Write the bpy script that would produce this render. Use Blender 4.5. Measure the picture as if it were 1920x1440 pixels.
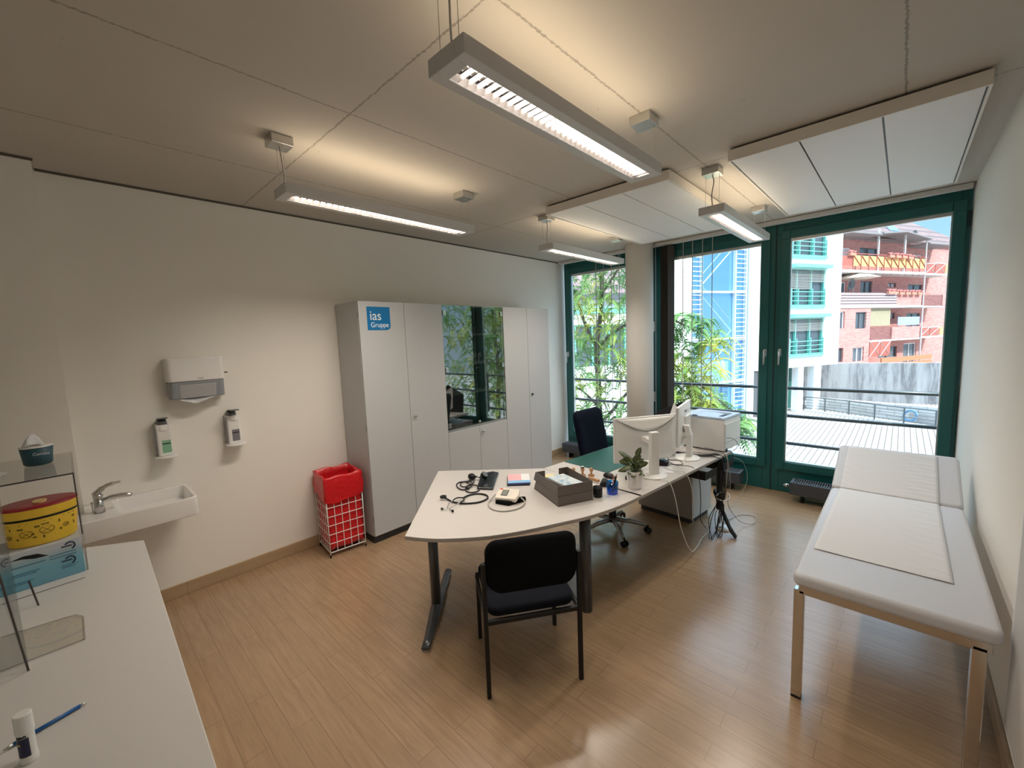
import bpy, bmesh, math, random
from mathutils import Vector, Matrix
random.seed(7)
R = math.radians
sc = bpy.context.scene
for o in list(bpy.data.objects): bpy.data.objects.remove(o)

# ------------------------------------------------------------------ camera
cam_d = bpy.data.cameras.new('camera'); cam = bpy.data.objects.new('camera', cam_d); sc.collection.objects.link(cam)
cam_d.sensor_fit = 'HORIZONTAL'; cam_d.sensor_width = 36.0; cam_d.lens = 781.85/1920*36
cam_d.clip_start = 0.02; cam_d.clip_end = 400
cr = Vector((0.73121465, 0.68104193, -0.03882046)); cu = Vector((-0.04340561, 0.10324625, 0.99370829)); cf = Vector((-0.68076508, 0.72492903, -0.10505621))
cm = Matrix((cr, cu, -cf)).transposed().to_4x4(); cm.translation = Vector((3.8813, -5.3532, 1.812)); cam.matrix_world = cm
sc.camera = cam
# ------------------------------------------------------------------ world, sun, exposure
sc.view_settings.view_transform = 'Standard'; sc.view_settings.look = 'None'
sc.view_settings.gamma = 1.0; sc.view_settings.use_curve_mapping = False
sc.view_settings.exposure = 0.6
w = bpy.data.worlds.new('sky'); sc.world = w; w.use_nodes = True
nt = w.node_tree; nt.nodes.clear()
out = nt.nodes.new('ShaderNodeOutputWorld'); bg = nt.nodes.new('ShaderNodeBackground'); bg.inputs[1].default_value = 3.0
geo = nt.nodes.new('ShaderNodeTexCoord'); sep = nt.nodes.new('ShaderNodeSeparateXYZ'); ramp = nt.nodes.new('ShaderNodeValToRGB')
nt.links.new(geo.outputs['Generated'], sep.inputs[0]); nt.links.new(sep.outputs['Z'], ramp.inputs[0])
e = ramp.color_ramp.elements; e[0].position = 0.0; e[0].color = (0.55, 0.75, 0.92, 1); e[1].position = 0.8; e[1].color = (0.66, 0.82, 1.0, 1)
m_ = ramp.color_ramp.elements.new(0.22); m_.color = (0.28, 0.58, 0.86, 1)
mr = nt.nodes.new('ShaderNodeMapRange'); mr.interpolation_type = 'SMOOTHSTEP'; mr.inputs['From Min'].default_value = 0.34; mr.inputs['From Max'].default_value = 0.75; mr.inputs['To Min'].default_value = 0.92; mr.inputs['To Max'].default_value = 4.6  # unseen upper sky made far brighter to add daylight indoors
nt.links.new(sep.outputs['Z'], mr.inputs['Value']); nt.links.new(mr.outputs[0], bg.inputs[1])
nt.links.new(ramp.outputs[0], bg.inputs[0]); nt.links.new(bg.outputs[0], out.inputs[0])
sun_d = bpy.data.lights.new('sun', 'SUN'); sun_d.energy = 3.5; sun_d.angle = R(0.6); sun_d.color = (1.0, 0.96, 0.9)
sun = bpy.data.objects.new('sun', sun_d); sc.collection.objects.link(sun)
sun.rotation_euler = Vector((0.74, -0.10, 0.66)).to_track_quat('Z', 'Y').to_euler()
LAMP_UP, LAMP_DOWN, TUBE = 1.45, 21.5, 4.0
sc.cycles.use_denoising = True
sc.cycles.max_bounces = 10; sc.cycles.diffuse_bounces = 5; sc.cycles.glossy_bounces = 4; sc.cycles.transparent_max_bounces = 24
sc.cycles.sample_clamp_indirect = 6.0

# ------------------------------------------------------------------ materials
MATS = {}
def mat(name, col, rough=0.5, metal=0.0, noise=0.0, nscale=40.0, bump=0.0, emit=0.0, spec=0.5, trans=0.0, coat=0.0):
    if name in MATS: return MATS[name]
    m = bpy.data.materials.new(name); m.use_nodes = True; n = m.node_tree; b = n.nodes['Principled BSDF']
    b.inputs['Base Color'].default_value = (*col, 1); b.inputs['Roughness'].default_value = rough
    b.inputs['Metallic'].default_value = metal; b.inputs['Specular IOR Level'].default_value = spec
    b.inputs['Transmission Weight'].default_value = trans; b.inputs['Coat Weight'].default_value = coat
    if emit: b.inputs['Emission Color'].default_value = (*col, 1); b.inputs['Emission Strength'].default_value = emit
    if noise or bump:
        tc = n.nodes.new('ShaderNodeTexCoord'); nz = n.nodes.new('ShaderNodeTexNoise'); nz.inputs['Scale'].default_value = nscale; nz.inputs['Detail'].default_value = 4
        n.links.new(tc.outputs['Object'], nz.inputs['Vector'])
        if noise:
            mx = n.nodes.new('ShaderNodeMixRGB'); mx.inputs[1].default_value = (*[c*(1-noise) for c in col], 1); mx.inputs[2].default_value = (*[min(1, c*(1+noise)) for c in col], 1)
            n.links.new(nz.outputs[0], mx.inputs[0]); n.links.new(mx.outputs[0], b.inputs['Base Color'])
        if bump:
            bp = n.nodes.new('ShaderNodeBump'); bp.inputs['Strength'].default_value = bump; bp.inputs['Distance'].default_value = 0.01
            n.links.new(nz.outputs[0], bp.inputs['Height']); n.links.new(bp.outputs[0], b.inputs['Normal'])
    MATS[name] = m; return m
def glassy(name, tint=(1, 1, 1), refl=1.0, rough=0.0, base=0.04):
    m = bpy.data.materials.new(name); m.use_nodes = True; n = m.node_tree; n.nodes.clear()
    o = n.nodes.new('ShaderNodeOutputMaterial'); t = n.nodes.new('ShaderNodeBsdfTransparent'); g = n.nodes.new('ShaderNodeBsdfGlossy'); mx = n.nodes.new('ShaderNodeMixShader')
    t.inputs[0].default_value = (*tint, 1); g.inputs['Roughness'].default_value = rough
    lw = n.nodes.new('ShaderNodeLayerWeight'); lw.inputs[0].default_value = 0.5
    mp = n.nodes.new('ShaderNodeMath'); mp.operation = 'POWER'; mp.inputs[1].default_value = 3.0
    ml = n.nodes.new('ShaderNodeMath'); ml.operation = 'MULTIPLY_ADD'; ml.inputs[1].default_value = refl; ml.inputs[2].default_value = base
    n.links.new(lw.outputs['Facing'], mp.inputs[0]); n.links.new(mp.outputs[0], ml.inputs[0]); n.links.new(ml.outputs[0], mx.inputs[0])
    n.links.new(t.outputs[0], mx.inputs[1]); n.links.new(g.outputs[0], mx.inputs[2]); n.links.new(mx.outputs[0], o.inputs[0])
    MATS[name] = m; return m
class NT:
    def __init__(s, name):
        s.m = bpy.data.materials.new(name); s.m.use_nodes = True; s.n = s.m.node_tree; s.b = s.n.nodes['Principled BSDF']; MATS[name] = s.m
        s.tc = s.n.nodes.new('ShaderNodeTexCoord')
    def N(s, t, **k):
        x = s.n.nodes.new(t)
        for a, v in k.items(): setattr(x, a, v)
        return x
    def L(s, a, b): s.n.links.new(a, b)
    def math(s, op, a, b=None, c=None):
        x = s.N('ShaderNodeMath', operation=op)
        for i, v in enumerate((a, b, c)):
            if v is None: continue
            if isinstance(v, (int, float)): x.inputs[i].default_value = v
            else: s.L(v, x.inputs[i])
        return x.outputs[0]
    def noise(s, scale, detail=4, vec=None, rough=0.5):
        x = s.N('ShaderNodeTexNoise'); x.inputs['Scale'].default_value = scale; x.inputs['Detail'].default_value = detail; x.inputs['Roughness'].default_value = rough
        s.L(vec or s.tc.outputs['Object'], x.inputs['Vector']); return x.outputs[0]
    def mix(s, f, a, b):
        x = s.N('ShaderNodeMixRGB')
        if isinstance(f, (int, float)): x.inputs[0].default_value = f
        else: s.L(f, x.inputs[0])
        for i, v in ((1, a), (2, b)):
            if isinstance(v, tuple): x.inputs[i].default_value = (*v, 1)
            else: s.L(v, x.inputs[i])
        return x.outputs[0]
    def mapping(s, scale=(1, 1, 1), rot=(0, 0, 0), loc=(0, 0, 0)):
        x = s.N('ShaderNodeMapping'); x.inputs['Scale'].default_value = scale; x.inputs['Rotation'].default_value = rot; x.inputs['Location'].default_value = loc
        s.L(s.tc.outputs['Object'], x.inputs['Vector']); return x.outputs[0]
    def ramp(s, f, *st):
        x = s.N('ShaderNodeValToRGB'); el = x.color_ramp.elements
        el[0].position, el[0].color = st[0][0], (*st[0][1], 1); el[1].position, el[1].color = st[-1][0], (*st[-1][1], 1)
        for p, c in st[1:-1]:
            q = el.new(p); q.color = (*c, 1)
        s.L(f, x.inputs[0]); return x.outputs[0]
    def base(s, v): s.L(v, s.b.inputs['Base Color'])
    def bump(s, h, st=0.3, d=0.01):
        x = s.N('ShaderNodeBump'); x.inputs['Strength'].default_value = st; x.inputs['Distance'].default_value = d; s.L(h, x.inputs['Height']); s.L(x.outputs[0], s.b.inputs['Normal'])
# floor: vinyl planks running along x
f = NT('floor_planks')
br = f.N('ShaderNodeTexBrick'); br.offset = 0.37; br.offset_frequency = 2
br.inputs['Scale'].default_value = 1.0; br.inputs['Brick Width'].default_value = 0.92; br.inputs['Row Height'].default_value = 0.102
br.inputs['Mortar Size'].default_value = 0.0017; br.inputs['Mortar Smooth'].default_value = 0.3; br.inputs['Bias'].default_value = 0.0
br.inputs['Color1'].default_value = (0.36, 0.235, 0.135, 1); br.inputs['Color2'].default_value = (0.40, 0.265, 0.155, 1); br.inputs['Mortar'].default_value = (0.17, 0.11, 0.065, 1)
f.L(f.mapping(), br.inputs['Vector'])
gr = f.noise(1.0, 8, f.mapping((3.5, 42, 1)), 0.72); bl = f.noise(2.2, 3)
c1 = f.mix(f.math('MULTIPLY', f.math('MINIMUM', f.math('MAXIMUM', f.math('MULTIPLY', f.math('SUBTRACT', gr, 0.36), 3.2), 0.0), 1.0), 0.85), br.outputs['Color'], (0.25, 0.155, 0.085)); f.base(f.mix(f.math('MULTIPLY', bl, 0.35), c1, (0.40, 0.28, 0.175)))
f.b.inputs['Roughness'].default_value = 0.24; f.b.inputs['Specular IOR Level'].default_value = 0.8; f.bump(gr, 0.08, 0.003)
# ceiling: painted concrete with rough joints (object coords are world coords here)
c = NT('ceiling_concrete'); sp = c.N('ShaderNodeSeparateXYZ'); c.L(c.tc.outputs['Object'], sp.inputs[0])
fine = c.noise(60, 6, None, 0.8); wob = c.noise(14, 4)
lines = None
for ax, v in (('X', 0.84), ('X', 1.84), ('X', 2.84), ('X', 3.84), ('Y', -4.27), ('Y', -2.26)):
    d = c.math('ABSOLUTE', c.math('ADD', c.math('SUBTRACT', sp.outputs[ax], v), c.math('MULTIPLY', c.math('SUBTRACT', wob, 0.5), 0.012)))
    th = c.math('MULTIPLY', c.math('SUBTRACT', fine, 0.42), 0.05)
    ln = c.math('LESS_THAN', d, c.math('MAXIMUM', th, 0.0022)); lines = ln if lines is None else c.math('MAXIMUM', lines, ln)
spk = c.math('GREATER_THAN', c.noise(22, 3, None, 0.6), 0.74)
base_c = c.mix(c.noise(1.2, 3), (0.47, 0.435, 0.385), (0.53, 0.49, 0.435))
c.base(c.mix(c.math('MULTIPLY', c.math('MAXIMUM', lines, spk), 0.62), base_c, (0.16, 0.14, 0.115))); c.b.inputs['Roughness'].default_value = 0.85; c.bump(fine, 0.1, 0.003)
# brick, plus a darkened copy that paints shade on some balconies
def brick(name, ca, cb, mo):
    b = NT(name); t = b.N('ShaderNodeTexBrick'); t.inputs['Scale'].default_value = 1; t.inputs['Brick Width'].default_value = 0.34; t.inputs['Row Height'].default_value = 0.12; t.inputs['Mortar Size'].default_value = 0.012
    t.inputs['Color1'].default_value = (*ca, 1); t.inputs['Color2'].default_value = (*cb, 1); t.inputs['Mortar'].default_value = (*mo, 1)
    b.L(b.mapping((1, 1, 1), (R(90), 0, 0)), t.inputs['Vector']); b.base(t.outputs['Color']); b.b.inputs['Roughness'].default_value = 0.9
brick('brick', (0.50, 0.17, 0.15), (0.60, 0.26, 0.22), (0.60, 0.42, 0.38)); brick('brick_shaded', (0.20, 0.06, 0.055), (0.28, 0.10, 0.09), (0.30, 0.2, 0.18))
# roof tiles
t = NT('roof_tiles'); wv = t.N('ShaderNodeTexBrick'); wv.inputs['Scale'].default_value = 1; wv.inputs['Brick Width'].default_value = .3; wv.inputs['Row Height'].default_value = .22; wv.inputs['Mortar Size'].default_value = .03
wv.inputs['Color1'].default_value = (0.20, 0.115, 0.10, 1); wv.inputs['Color2'].default_value = (0.26, 0.155, 0.135, 1); wv.inputs['Mortar'].default_value = (0.09, 0.055, 0.05, 1)
t.L(t.mapping((1, 1, 1), (R(60), 0, 0)), wv.inputs['Vector']); t.base(wv.outputs['Color'])
# stained concrete
t = NT('stained_concrete'); st = t.noise(1.0, 8, t.mapping((1.3, 1.3, 0.16)), 0.75); bl = t.noise(0.8, 3)
t.base(t.mix(t.math('MULTIPLY', bl, 0.5), t.ramp(st, (0.42, (0.10, 0.10, 0.11)), (0.5, (0.34, 0.33, 0.34)), (0.60, (0.46, 0.45, 0.45))), (0.40, 0.39, 0.39))); t.b.inputs['Roughness'].default_value = 0.95
t = NT('block_wall'); bw = t.N('ShaderNodeTexBrick'); bw.inputs['Scale'].default_value = 1; bw.inputs['Brick Width'].default_value = .5; bw.inputs['Row Height'].default_value = .2; bw.inputs['Mortar Size'].default_value = .012
bw.inputs['Color1'].default_value = (0.45, 0.43, 0.41, 1); bw.inputs['Color2'].default_value = (0.6, 0.58, 0.56, 1); bw.inputs['Mortar'].default_value = (0.3, 0.29, 0.28, 1)
t.L(t.mapping((1, 1, 1), (R(90), 0, 0)), bw.inputs['Vector']); t.base(bw.outputs['Color'])
# pavers
t = NT('pavers'); bw = t.N('ShaderNodeTexBrick'); bw.offset = 0.5; bw.inputs['Scale'].default_value = 1; bw.inputs['Brick Width'].default_value = .26; bw.inputs['Row Height'].default_value = .17; bw.inputs['Mortar Size'].default_value = .014
bw.inputs['Color1'].default_value = (0.40, 0.37, 0.34, 1); bw.inputs['Color2'].default_value = (0.44, 0.41, 0.38, 1); bw.inputs['Mortar'].default_value = (0.10, 0.08, 0.065, 1)
t.L(t.mapping((1, 1, 1), (0, 0, R(90))), bw.inputs['Vector']); t.base(bw.outputs['Color']); t.b.inputs['Roughness'].default_value = 0.9
# striped calathea leaf from uv
t = NT('striped_leaf'); sp = t.N('ShaderNodeSeparateXYZ'); t.L(t.tc.outputs['UV'], sp.inputs[0])
av = t.math('ABSOLUTE', t.math('SUBTRACT', sp.outputs['Y'], 0.5))
wv = t.math('SINE', t.math('MULTIPLY', t.math('SUBTRACT', sp.outputs['X'], t.math('MULTIPLY', av, 0.55)), 34.0))
ins = t.math('MULTIPLY', t.math('GREATER_THAN', wv, 0.72), t.math('LESS_THAN', av, 0.34))
mid = t.math('LESS_THAN', av, 0.025)
t.base(t.mix(t.math('MAXIMUM', ins, mid), (0.022, 0.045, 0.02), (0.33, 0.36, 0.13))); t.b.inputs['Roughness'].default_value = 0.4
# perforated ceiling sheet
t = NT('perforated_white'); vx = t.N('ShaderNodeTexVoronoi'); vx.inputs['Scale'].default_value = 150; vx.inputs['Randomness'].default_value = 0.0
t.L(t.tc.outputs['Object'], vx.inputs['Vector']); t.base(t.mix(t.math('LESS_THAN', vx.outputs[0], 0.22), (0.74, 0.73, 0.71), (0.42, 0.41, 0.40))); t.b.inputs['Roughness'].default_value = 0.55
t = NT('oak'); g_ = t.noise(1.0, 6, t.mapping((3, 3, 40)), 0.6); t.base(t.mix(g_, (0.34, 0.23, 0.13), (0.50, 0.36, 0.22))); t.b.inputs['Roughness'].default_value = 0.5
t = NT('tree_leaf'); t.base(t.ramp(t.noise(0.75, 2), (0.35, (0.09, 0.22, 0.08)), (0.5, (0.20, 0.36, 0.09)), (0.64, (0.60, 0.56, 0.10)))); t.b.inputs['Roughness'].default_value = 0.6
t.b.inputs['Subsurface Weight'].default_value = 0.0
tr = t.N('ShaderNodeBsdfTranslucent'); mxs = t.N('ShaderNodeMixShader'); mxs.inputs[0].default_value = 0.35
for l in list(t.n.links):
    if l.to_socket == t.b.inputs['Base Color']: t.L(l.from_socket, tr.inputs[0])
o_ = [x for x in t.n.nodes if x.type == 'OUTPUT_MATERIAL'][0]; t.L(t.b.outputs[0], mxs.inputs[1]); t.L(tr.outputs[0], mxs.inputs[2]); t.L(mxs.outputs[0], o_.inputs[0])
# book cover bands by local y
t = NT('booklet_cover'); sp = t.N('ShaderNodeSeparateXYZ'); t.L(t.tc.outputs['Object'], sp.inputs[0])
nz = t.noise(60, 2)
t.base(t.mix(t.math('LESS_THAN', sp.outputs['Y'], -0.098), t.mix(t.math('LESS_THAN', sp.outputs['Y'], -0.045), t.mix(t.math('MULTIPLY', t.math('LESS_THAN', sp.outputs['X'], 0.02), nz), (0.82, 0.82, 0.82), (0.85, 0.15, 0.2)), (0.25, 0.52, 0.8)), (0.06, 0.08, 0.22)))
t = NT('blue_print'); nz = t.noise(30, 3); t.base(t.ramp(nz, (0.35, (0.25, 0.45, 0.62)), (0.5, (0.6, 0.68, 0.72)), (0.7, (0.75, 0.78, 0.8)))); t.b.inputs['Roughness'].default_value = 0.3
t = NT('glove_box_print'); sp = t.N('ShaderNodeSeparateXYZ'); t.L(t.tc.outputs['Object'], sp.inputs[0])
t.base(t.ramp(t.math('MULTIPLY', sp.outputs['Z'], 5.8), (0.0, (0.16, 0.38, 0.50)), (0.45, (0.20, 0.46, 0.58)), (0.62, (0.30, 0.48, 0.55)), (0.8, (0.55, 0.58, 0.62))))
W_ = dict(
 wall=mat('wall_paint', (0.85, 0.82, 0.765), 0.85, bump=0.05, nscale=120), green=mat('green_metal', (0.010, 0.11, 0.105), 0.33), green_dark=mat('green_gap', (0.005, 0.03, 0.03), 0.6),
 cab=mat('cabinet_grey', (0.50, 0.505, 0.51), 0.5), black=mat('black_plastic', (0.009, 0.009, 0.010), 0.45, spec=0.3), blackf=mat('black_fabric', (0.005, 0.0055, 0.007), 0.95, spec=0.1, bump=0.5, nscale=400, noise=0.3),
 plinth=mat('plinth_dark', (0.03, 0.032, 0.035), 0.5), chrome=mat('chrome', (0.62, 0.61, 0.60), 0.14, 1.0), alu=mat('brushed_metal', (0.58, 0.58, 0.57), 0.32, 1.0), lampgrey=mat('lamp_silver', (0.58, 0.58, 0.58), 0.45, 0.15),
 white=mat('white_plastic', (0.80, 0.79, 0.77), 0.35), offw=mat('cream_plastic', (0.78, 0.72, 0.62), 0.4), desk=mat('desk_laminate', (0.60, 0.565, 0.535), 0.30), deskedge=mat('desk_edge', (0.38, 0.35, 0.32), 0.4),
 leggrey=mat('graphite_metal', (0.085, 0.09, 0.10), 0.3, 0.5), ceram=mat('ceramic', (0.84, 0.82, 0.81), 0.08, coat=0.5), red=mat('red_film', (0.60, 0.012, 0.018), 0.22, bump=0.8, nscale=26), wire=mat('white_wire', (0.82, 0.8, 0.78), 0.4),
 leather=mat('grey_leatherette', (0.58, 0.58, 0.61), 0.42, bump=0.08, nscale=60), paper=mat('paper', (0.70, 0.70, 0.715), 0.9), brown=mat('taupe_plastic', (0.115, 0.095, 0.082), 0.42),
 mat_=mat('green_mat', (0.005, 0.075, 0.06), 0.45), teal=mat('teal_light', (0.20, 0.60, 0.52), 0.5), wh_out=mat('render_white', (0.86, 0.86, 0.86), 0.9), rail=mat('rail_grey', (0.10, 0.12, 0.13), 0.35, 0.4),
 bluep=mat('blue_clear', (0.01, 0.17, 0.65), 0.15), soil=mat('soil', (0.02, 0.015, 0.01), 1.0), wood=mat('wood', (0.50, 0.27, 0.13), 0.4), yellow=mat('yellow_plastic', (0.86, 0.55, 0.04), 0.4), maroon=mat('maroon', (0.30, 0.012, 0.02), 0.3),
 navy=mat('navy', (0.012, 0.016, 0.055), 0.4), penblue=mat('pen_blue', (0.01, 0.10, 0.32), 0.3), tealdark=mat('teal_dark', (0.02, 0.075, 0.10), 0.5), logo=mat('logo_blue', (0.0, 0.165, 0.42), 0.35), lettering=mat('lettering_white', (0.85, 0.87, 0.9), 0.5),
 ped=mat('pedestal_grey', (0.30, 0.285, 0.27), 0.5), pedf=mat('pedestal_front', (0.62, 0.64, 0.66), 0.45), rad=mat('radiator_dark', (0.06, 0.065, 0.08), 0.4), lcd=mat('lcd', (0.26, 0.27, 0.24), 0.2), greenl=mat('label_green', (0.25, 0.50, 0.33), 0.4),
 greyl=mat('label_grey', (0.20, 0.19, 0.22), 0.4), dgrey=mat('dark_grey', (0.11, 0.115, 0.12), 0.4), smoke=mat('smoke', (0.27, 0.29, 0.32), 0.2), orange=mat('balcony_orange', (0.72, 0.42, 0.17), 0.7), redp=mat('balcony_red', (0.42, 0.12, 0.09), 0.7),
 dglass=mat('dark_glass', (0.08, 0.10, 0.12), 0.05, spec=1.0), bglass=mat('tower_glass', (0.36, 0.66, 0.98), 0.02, 0.92), conc=mat('light_concrete', (0.60, 0.58, 0.56), 0.9), bark=mat('bark', (0.11, 0.085, 0.065), 0.95), blind=mat('blind_brown', (0.05, 0.042, 0.036), 0.85),
 hose=mat('hose_blue', (0.1, 0.25, 0.45), 0.5), louver=mat('louver_mirror', (0.05, 0.045, 0.043), 0.3, 0.0, spec=0.3), terr=mat('terracotta', (0.55, 0.25, 0.17), 0.8), cloth=mat('blue_cloth', (0.32, 0.36, 0.52), 0.9), screen=mat('reed', (0.42, 0.36, 0.24), 0.9),
 car=mat('car_paint', (0.10, 0.14, 0.2), 0.12, 0.3, coat=1.0), pink=mat('stripe_white', (0.62, 0.54, 0.56), 0.7), gcable=mat('grey_cable', (0.40, 0.385, 0.36), 0.5), flower=mat('flowers', (0.7, 0.28, 0.25), 0.9, noise=0.5, nscale=9), grass=mat('weeds', (0.28, 0.33, 0.1), 0.95, noise=0.5, nscale=20),
 gate=mat('green_door', (0.03, 0.14, 0.12), 0.5))
PANE = glassy('window_glass', (0.96, 0.98, 0.975), 0.5, base=0.03); CABG = glassy('cabinet_glass', (0.62, 0.66, 0.64), 0.9, base=0.20); ACR = glassy('acrylic', (0.955, 0.96, 0.955), 0.6, base=0.04); BOT = glassy('bottle_clear', (0.75, 0.78, 0.8), 0.5, base=0.1); BLUEC = glassy('blue_tumbler', (0.06, 0.50, 0.86), 0.6, base=0.08)
TUBEM = mat('tube_light', (1.0, 0.88, 0.80), emit=TUBE)

# ------------------------------------------------------------------ mesh helpers
class MB:
    def __init__(s): s.bm = bmesh.new(); s.uv = None
    def box(s, x0, x1, y0, y1, z0, z1, M=None):
        v = [s.bm.verts.new((x, y, z)) for x in (x0, x1) for y in (y0, y1) for z in (z0, z1)]
        for q in ((0, 1, 3, 2), (4, 6, 7, 5), (0, 4, 5, 1), (2, 3, 7, 6), (0, 2, 6, 4), (1, 5, 7, 3)): s.bm.faces.new([v[i] for i in q])
        if M:
            for a in v: a.co = M @ a.co
        return s
    def ring(s, c, ax, r, seg, ry=None, ref=None):
        ax = Vector(ax).normalized(); u = Vector(ref) if ref else (Vector((0, 0, 1)) if abs(ax.z) < 0.9 else Vector((1, 0, 0)))
        a = ax.cross(u).normalized(); b = ax.cross(a); ry = r if ry is None else ry
        return [s.bm.verts.new(Vector(c) + a*r*math.cos(2*math.pi*i/seg) + b*ry*math.sin(2*math.pi*i/seg)) for i in range(seg)]
    def skin(s, rings, cap=True, close=False):
        n = len(rings[0]); prs = list(zip(rings, rings[1:])) + ([(rings[-1], rings[0])] if close else [])
        for a, b in prs:
            for i in range(n): s.bm.faces.new((a[i], a[(i+1) % n], b[(i+1) % n], b[i]))
        if cap and not close: s.bm.faces.new(rings[0][::-1]); s.bm.faces.new(rings[-1])
        return s
    def cyl(s, p0, p1, r, seg=16, r2=None, cap=True):
        d = Vector(p1)-Vector(p0); return s.skin([s.ring(p0, d, r, seg), s.ring(p1, d, r if r2 is None else r2, seg)], cap)
    def tube(s, pts, r, seg=8, close=False, rs=None):
        P = [Vector(p) for p in pts]; rings = []; ref = None
        for i, p in enumerate(P):
            a = P[i-1] if (i or close) else P[i]; b = P[(i+1) % len(P)] if (i < len(P)-1 or close) else P[i]; d = (b-a).normalized()
            if ref is None: ref = Vector((0, 0, 1)) if abs(d.z) < 0.9 else Vector((1, 0, 0))
            x = d.cross(ref).normalized(); y = d.cross(x).normalized(); ref = -y if False else (x.cross(d)).normalized(); rr = rs[i] if rs else r
            rings.append([s.bm.verts.new(p + x*rr*math.cos(2*math.pi*k/seg) + ref*rr*math.sin(2*math.pi*k/seg)) for k in range(seg)])
        return s.skin(rings, True, close)
    def lathe(s, prof, c=(0, 0, 0), seg=24, sx=1, sy=1, cap=True):
        c = Vector(c); return s.skin([[s.bm.verts.new(c+Vector((r*sx*math.cos(2*math.pi*i/seg), r*sy*math.sin(2*math.pi*i/seg), z))) for i in range(seg)] for r, z in prof], cap)
    def prism(s, poly, z0, z1, M=None):
        a = [s.bm.verts.new((x, y, z0)) for x, y in poly]; b = [s.bm.verts.new((x, y, z1)) for x, y in poly]
        s.skin([a, b])
        if M:
            for v in a+b: v.co = M @ v.co
        return s
    def ball(s, c, rx, ry=None, rz=None, seg=14):
        ry = ry or rx; rz = rz or rx; c = Vector(c); n = seg//2
        rings = [[s.bm.verts.new(c+Vector((rx*math.sin(math.pi*j/n)*math.cos(2*math.pi*i/seg), ry*math.sin(math.pi*j/n)*math.sin(2*math.pi*i/seg), -rz*math.cos(math.pi*j/n)))) for i in range(seg)] for j in range(1, n)]
        return s.skin(rings)
    def grid(s, fn, nu, nv, uv=False):
        V = [[s.bm.verts.new(fn(i/nu, j/nv)) for j in range(nv+1)] for i in range(nu+1)]
        if uv and s.uv is None: s.uv = s.bm.loops.layers.uv.new('UVMap')
        for i in range(nu):
            for j in range(nv):
                fc = s.bm.faces.new((V[i][j], V[i+1][j], V[i+1][j+1], V[i][j+1]))
                if uv:
                    for lp, q in zip(fc.loops, ((i, j), (i+1, j), (i+1, j+1), (i, j+1))): lp[s.uv].uv = (q[0]/nu, q[1]/nv)
        return s
    def holes(s, x0, x1, z0, z1, hs, y0, y1):
        xs = sorted({x0, x1, *[min(max(v, x0), x1) for h in hs for v in h[:2]]}); zs = sorted({z0, z1, *[min(max(v, z0), z1) for h in hs for v in h[2:]]})
        for a, b in zip(xs, xs[1:]):
            run = None
            for c_, d in zip(zs, zs[1:]):
                mx, mz = (a+b)/2, (c_+d)/2; inn = any(h[0] < mx < h[1] and h[2] < mz < h[3] for h in hs)
                if not inn: s.box(a, b, y0, y1, c_, d)
        return s
    def build(s, name, m, parent=None, bevel=0, smooth=False, seg=2, loc=None, rot=None, sub=0, solid=0):
        bmesh.ops.recalc_face_normals(s.bm, faces=s.bm.faces[:])
        me = bpy.data.meshes.new(name); s.bm.to_mesh(me); s.bm.free(); me.materials.append(MATS[m] if isinstance(m, str) else m)
        o = bpy.data.objects.new(name, me); sc.collection.objects.link(o)
        if parent: o.parent = parent
        if loc: o.location = loc
        if rot: o.rotation_euler = rot
        if smooth:
            for p in me.polygons: p.use_smooth = True
        if solid: md = o.modifiers.new('s', 'SOLIDIFY'); md.thickness = solid; md.offset = 0
        if bevel: md = o.modifiers.new('b', 'BEVEL'); md.width = bevel; md.segments = seg; md.limit_method = 'ANGLE'; md.angle_limit = R(40)
        if sub: md = o.modifiers.new('u', 'SUBSURF'); md.levels = sub; md.render_levels = sub
        return o
def W(k): return W_[k]
def tag(o, label, cat, group=None, kind=None):
    o['label'] = label; o['category'] = cat
    if group: o['group'] = group
    if kind: o['kind'] = kind
    return o
def thing(name, label, cat, loc=(0, 0, 0), rz=0, group=None, rot=None, kind=None):
    o = bpy.data.objects.new(name, None); sc.collection.objects.link(o); o.location = loc; o.rotation_euler = rot or (0, 0, rz); o.empty_display_size = 0.1
    return tag(o, label, cat, group, kind)
def struct(o, label=None):
    o['kind'] = 'structure'
    if label: o['label'] = label
    return o
def dup(root, **k):
    def cp(o, par):
        c = o.copy(); sc.collection.objects.link(c); c.parent = par
        for ch in o.children: cp(ch, c)
        return c
    r = cp(root, None)
    for a in ('location', 'rotation_euler'):
        if a in k: setattr(r, a, k[a])
    for a in ('label', 'group'):
        if a in k: r[a] = k[a]
    return r
def text(name, body, size, m, parent, loc, rot, extrude=0.0006, align='LEFT', font_scale_x=1.0):
    cu_ = bpy.data.curves.new('t', 'FONT'); cu_.body = body; cu_.size = size; cu_.extrude = extrude; cu_.align_x = align
    to = bpy.data.objects.new('t', cu_); sc.collection.objects.link(to); dg = bpy.context.evaluated_depsgraph_get()
    me = bpy.data.meshes.new_from_object(to.evaluated_get(dg)); bpy.data.objects.remove(to); me.materials.clear(); me.materials.append(m)
    o = bpy.data.objects.new(name, me); sc.collection.objects.link(o); o.parent = parent; o.location = loc; o.rotation_euler = rot; o.scale = (font_scale_x, 1, 1); return o
def arc(cx, cy, r, a0, a1, n, z=0): return [(cx+r*math.cos(R(a0+(a1-a0)*i/n)), cy+r*math.sin(R(a0+(a1-a0)*i/n)), z) for i in range(n+1)]
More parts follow.
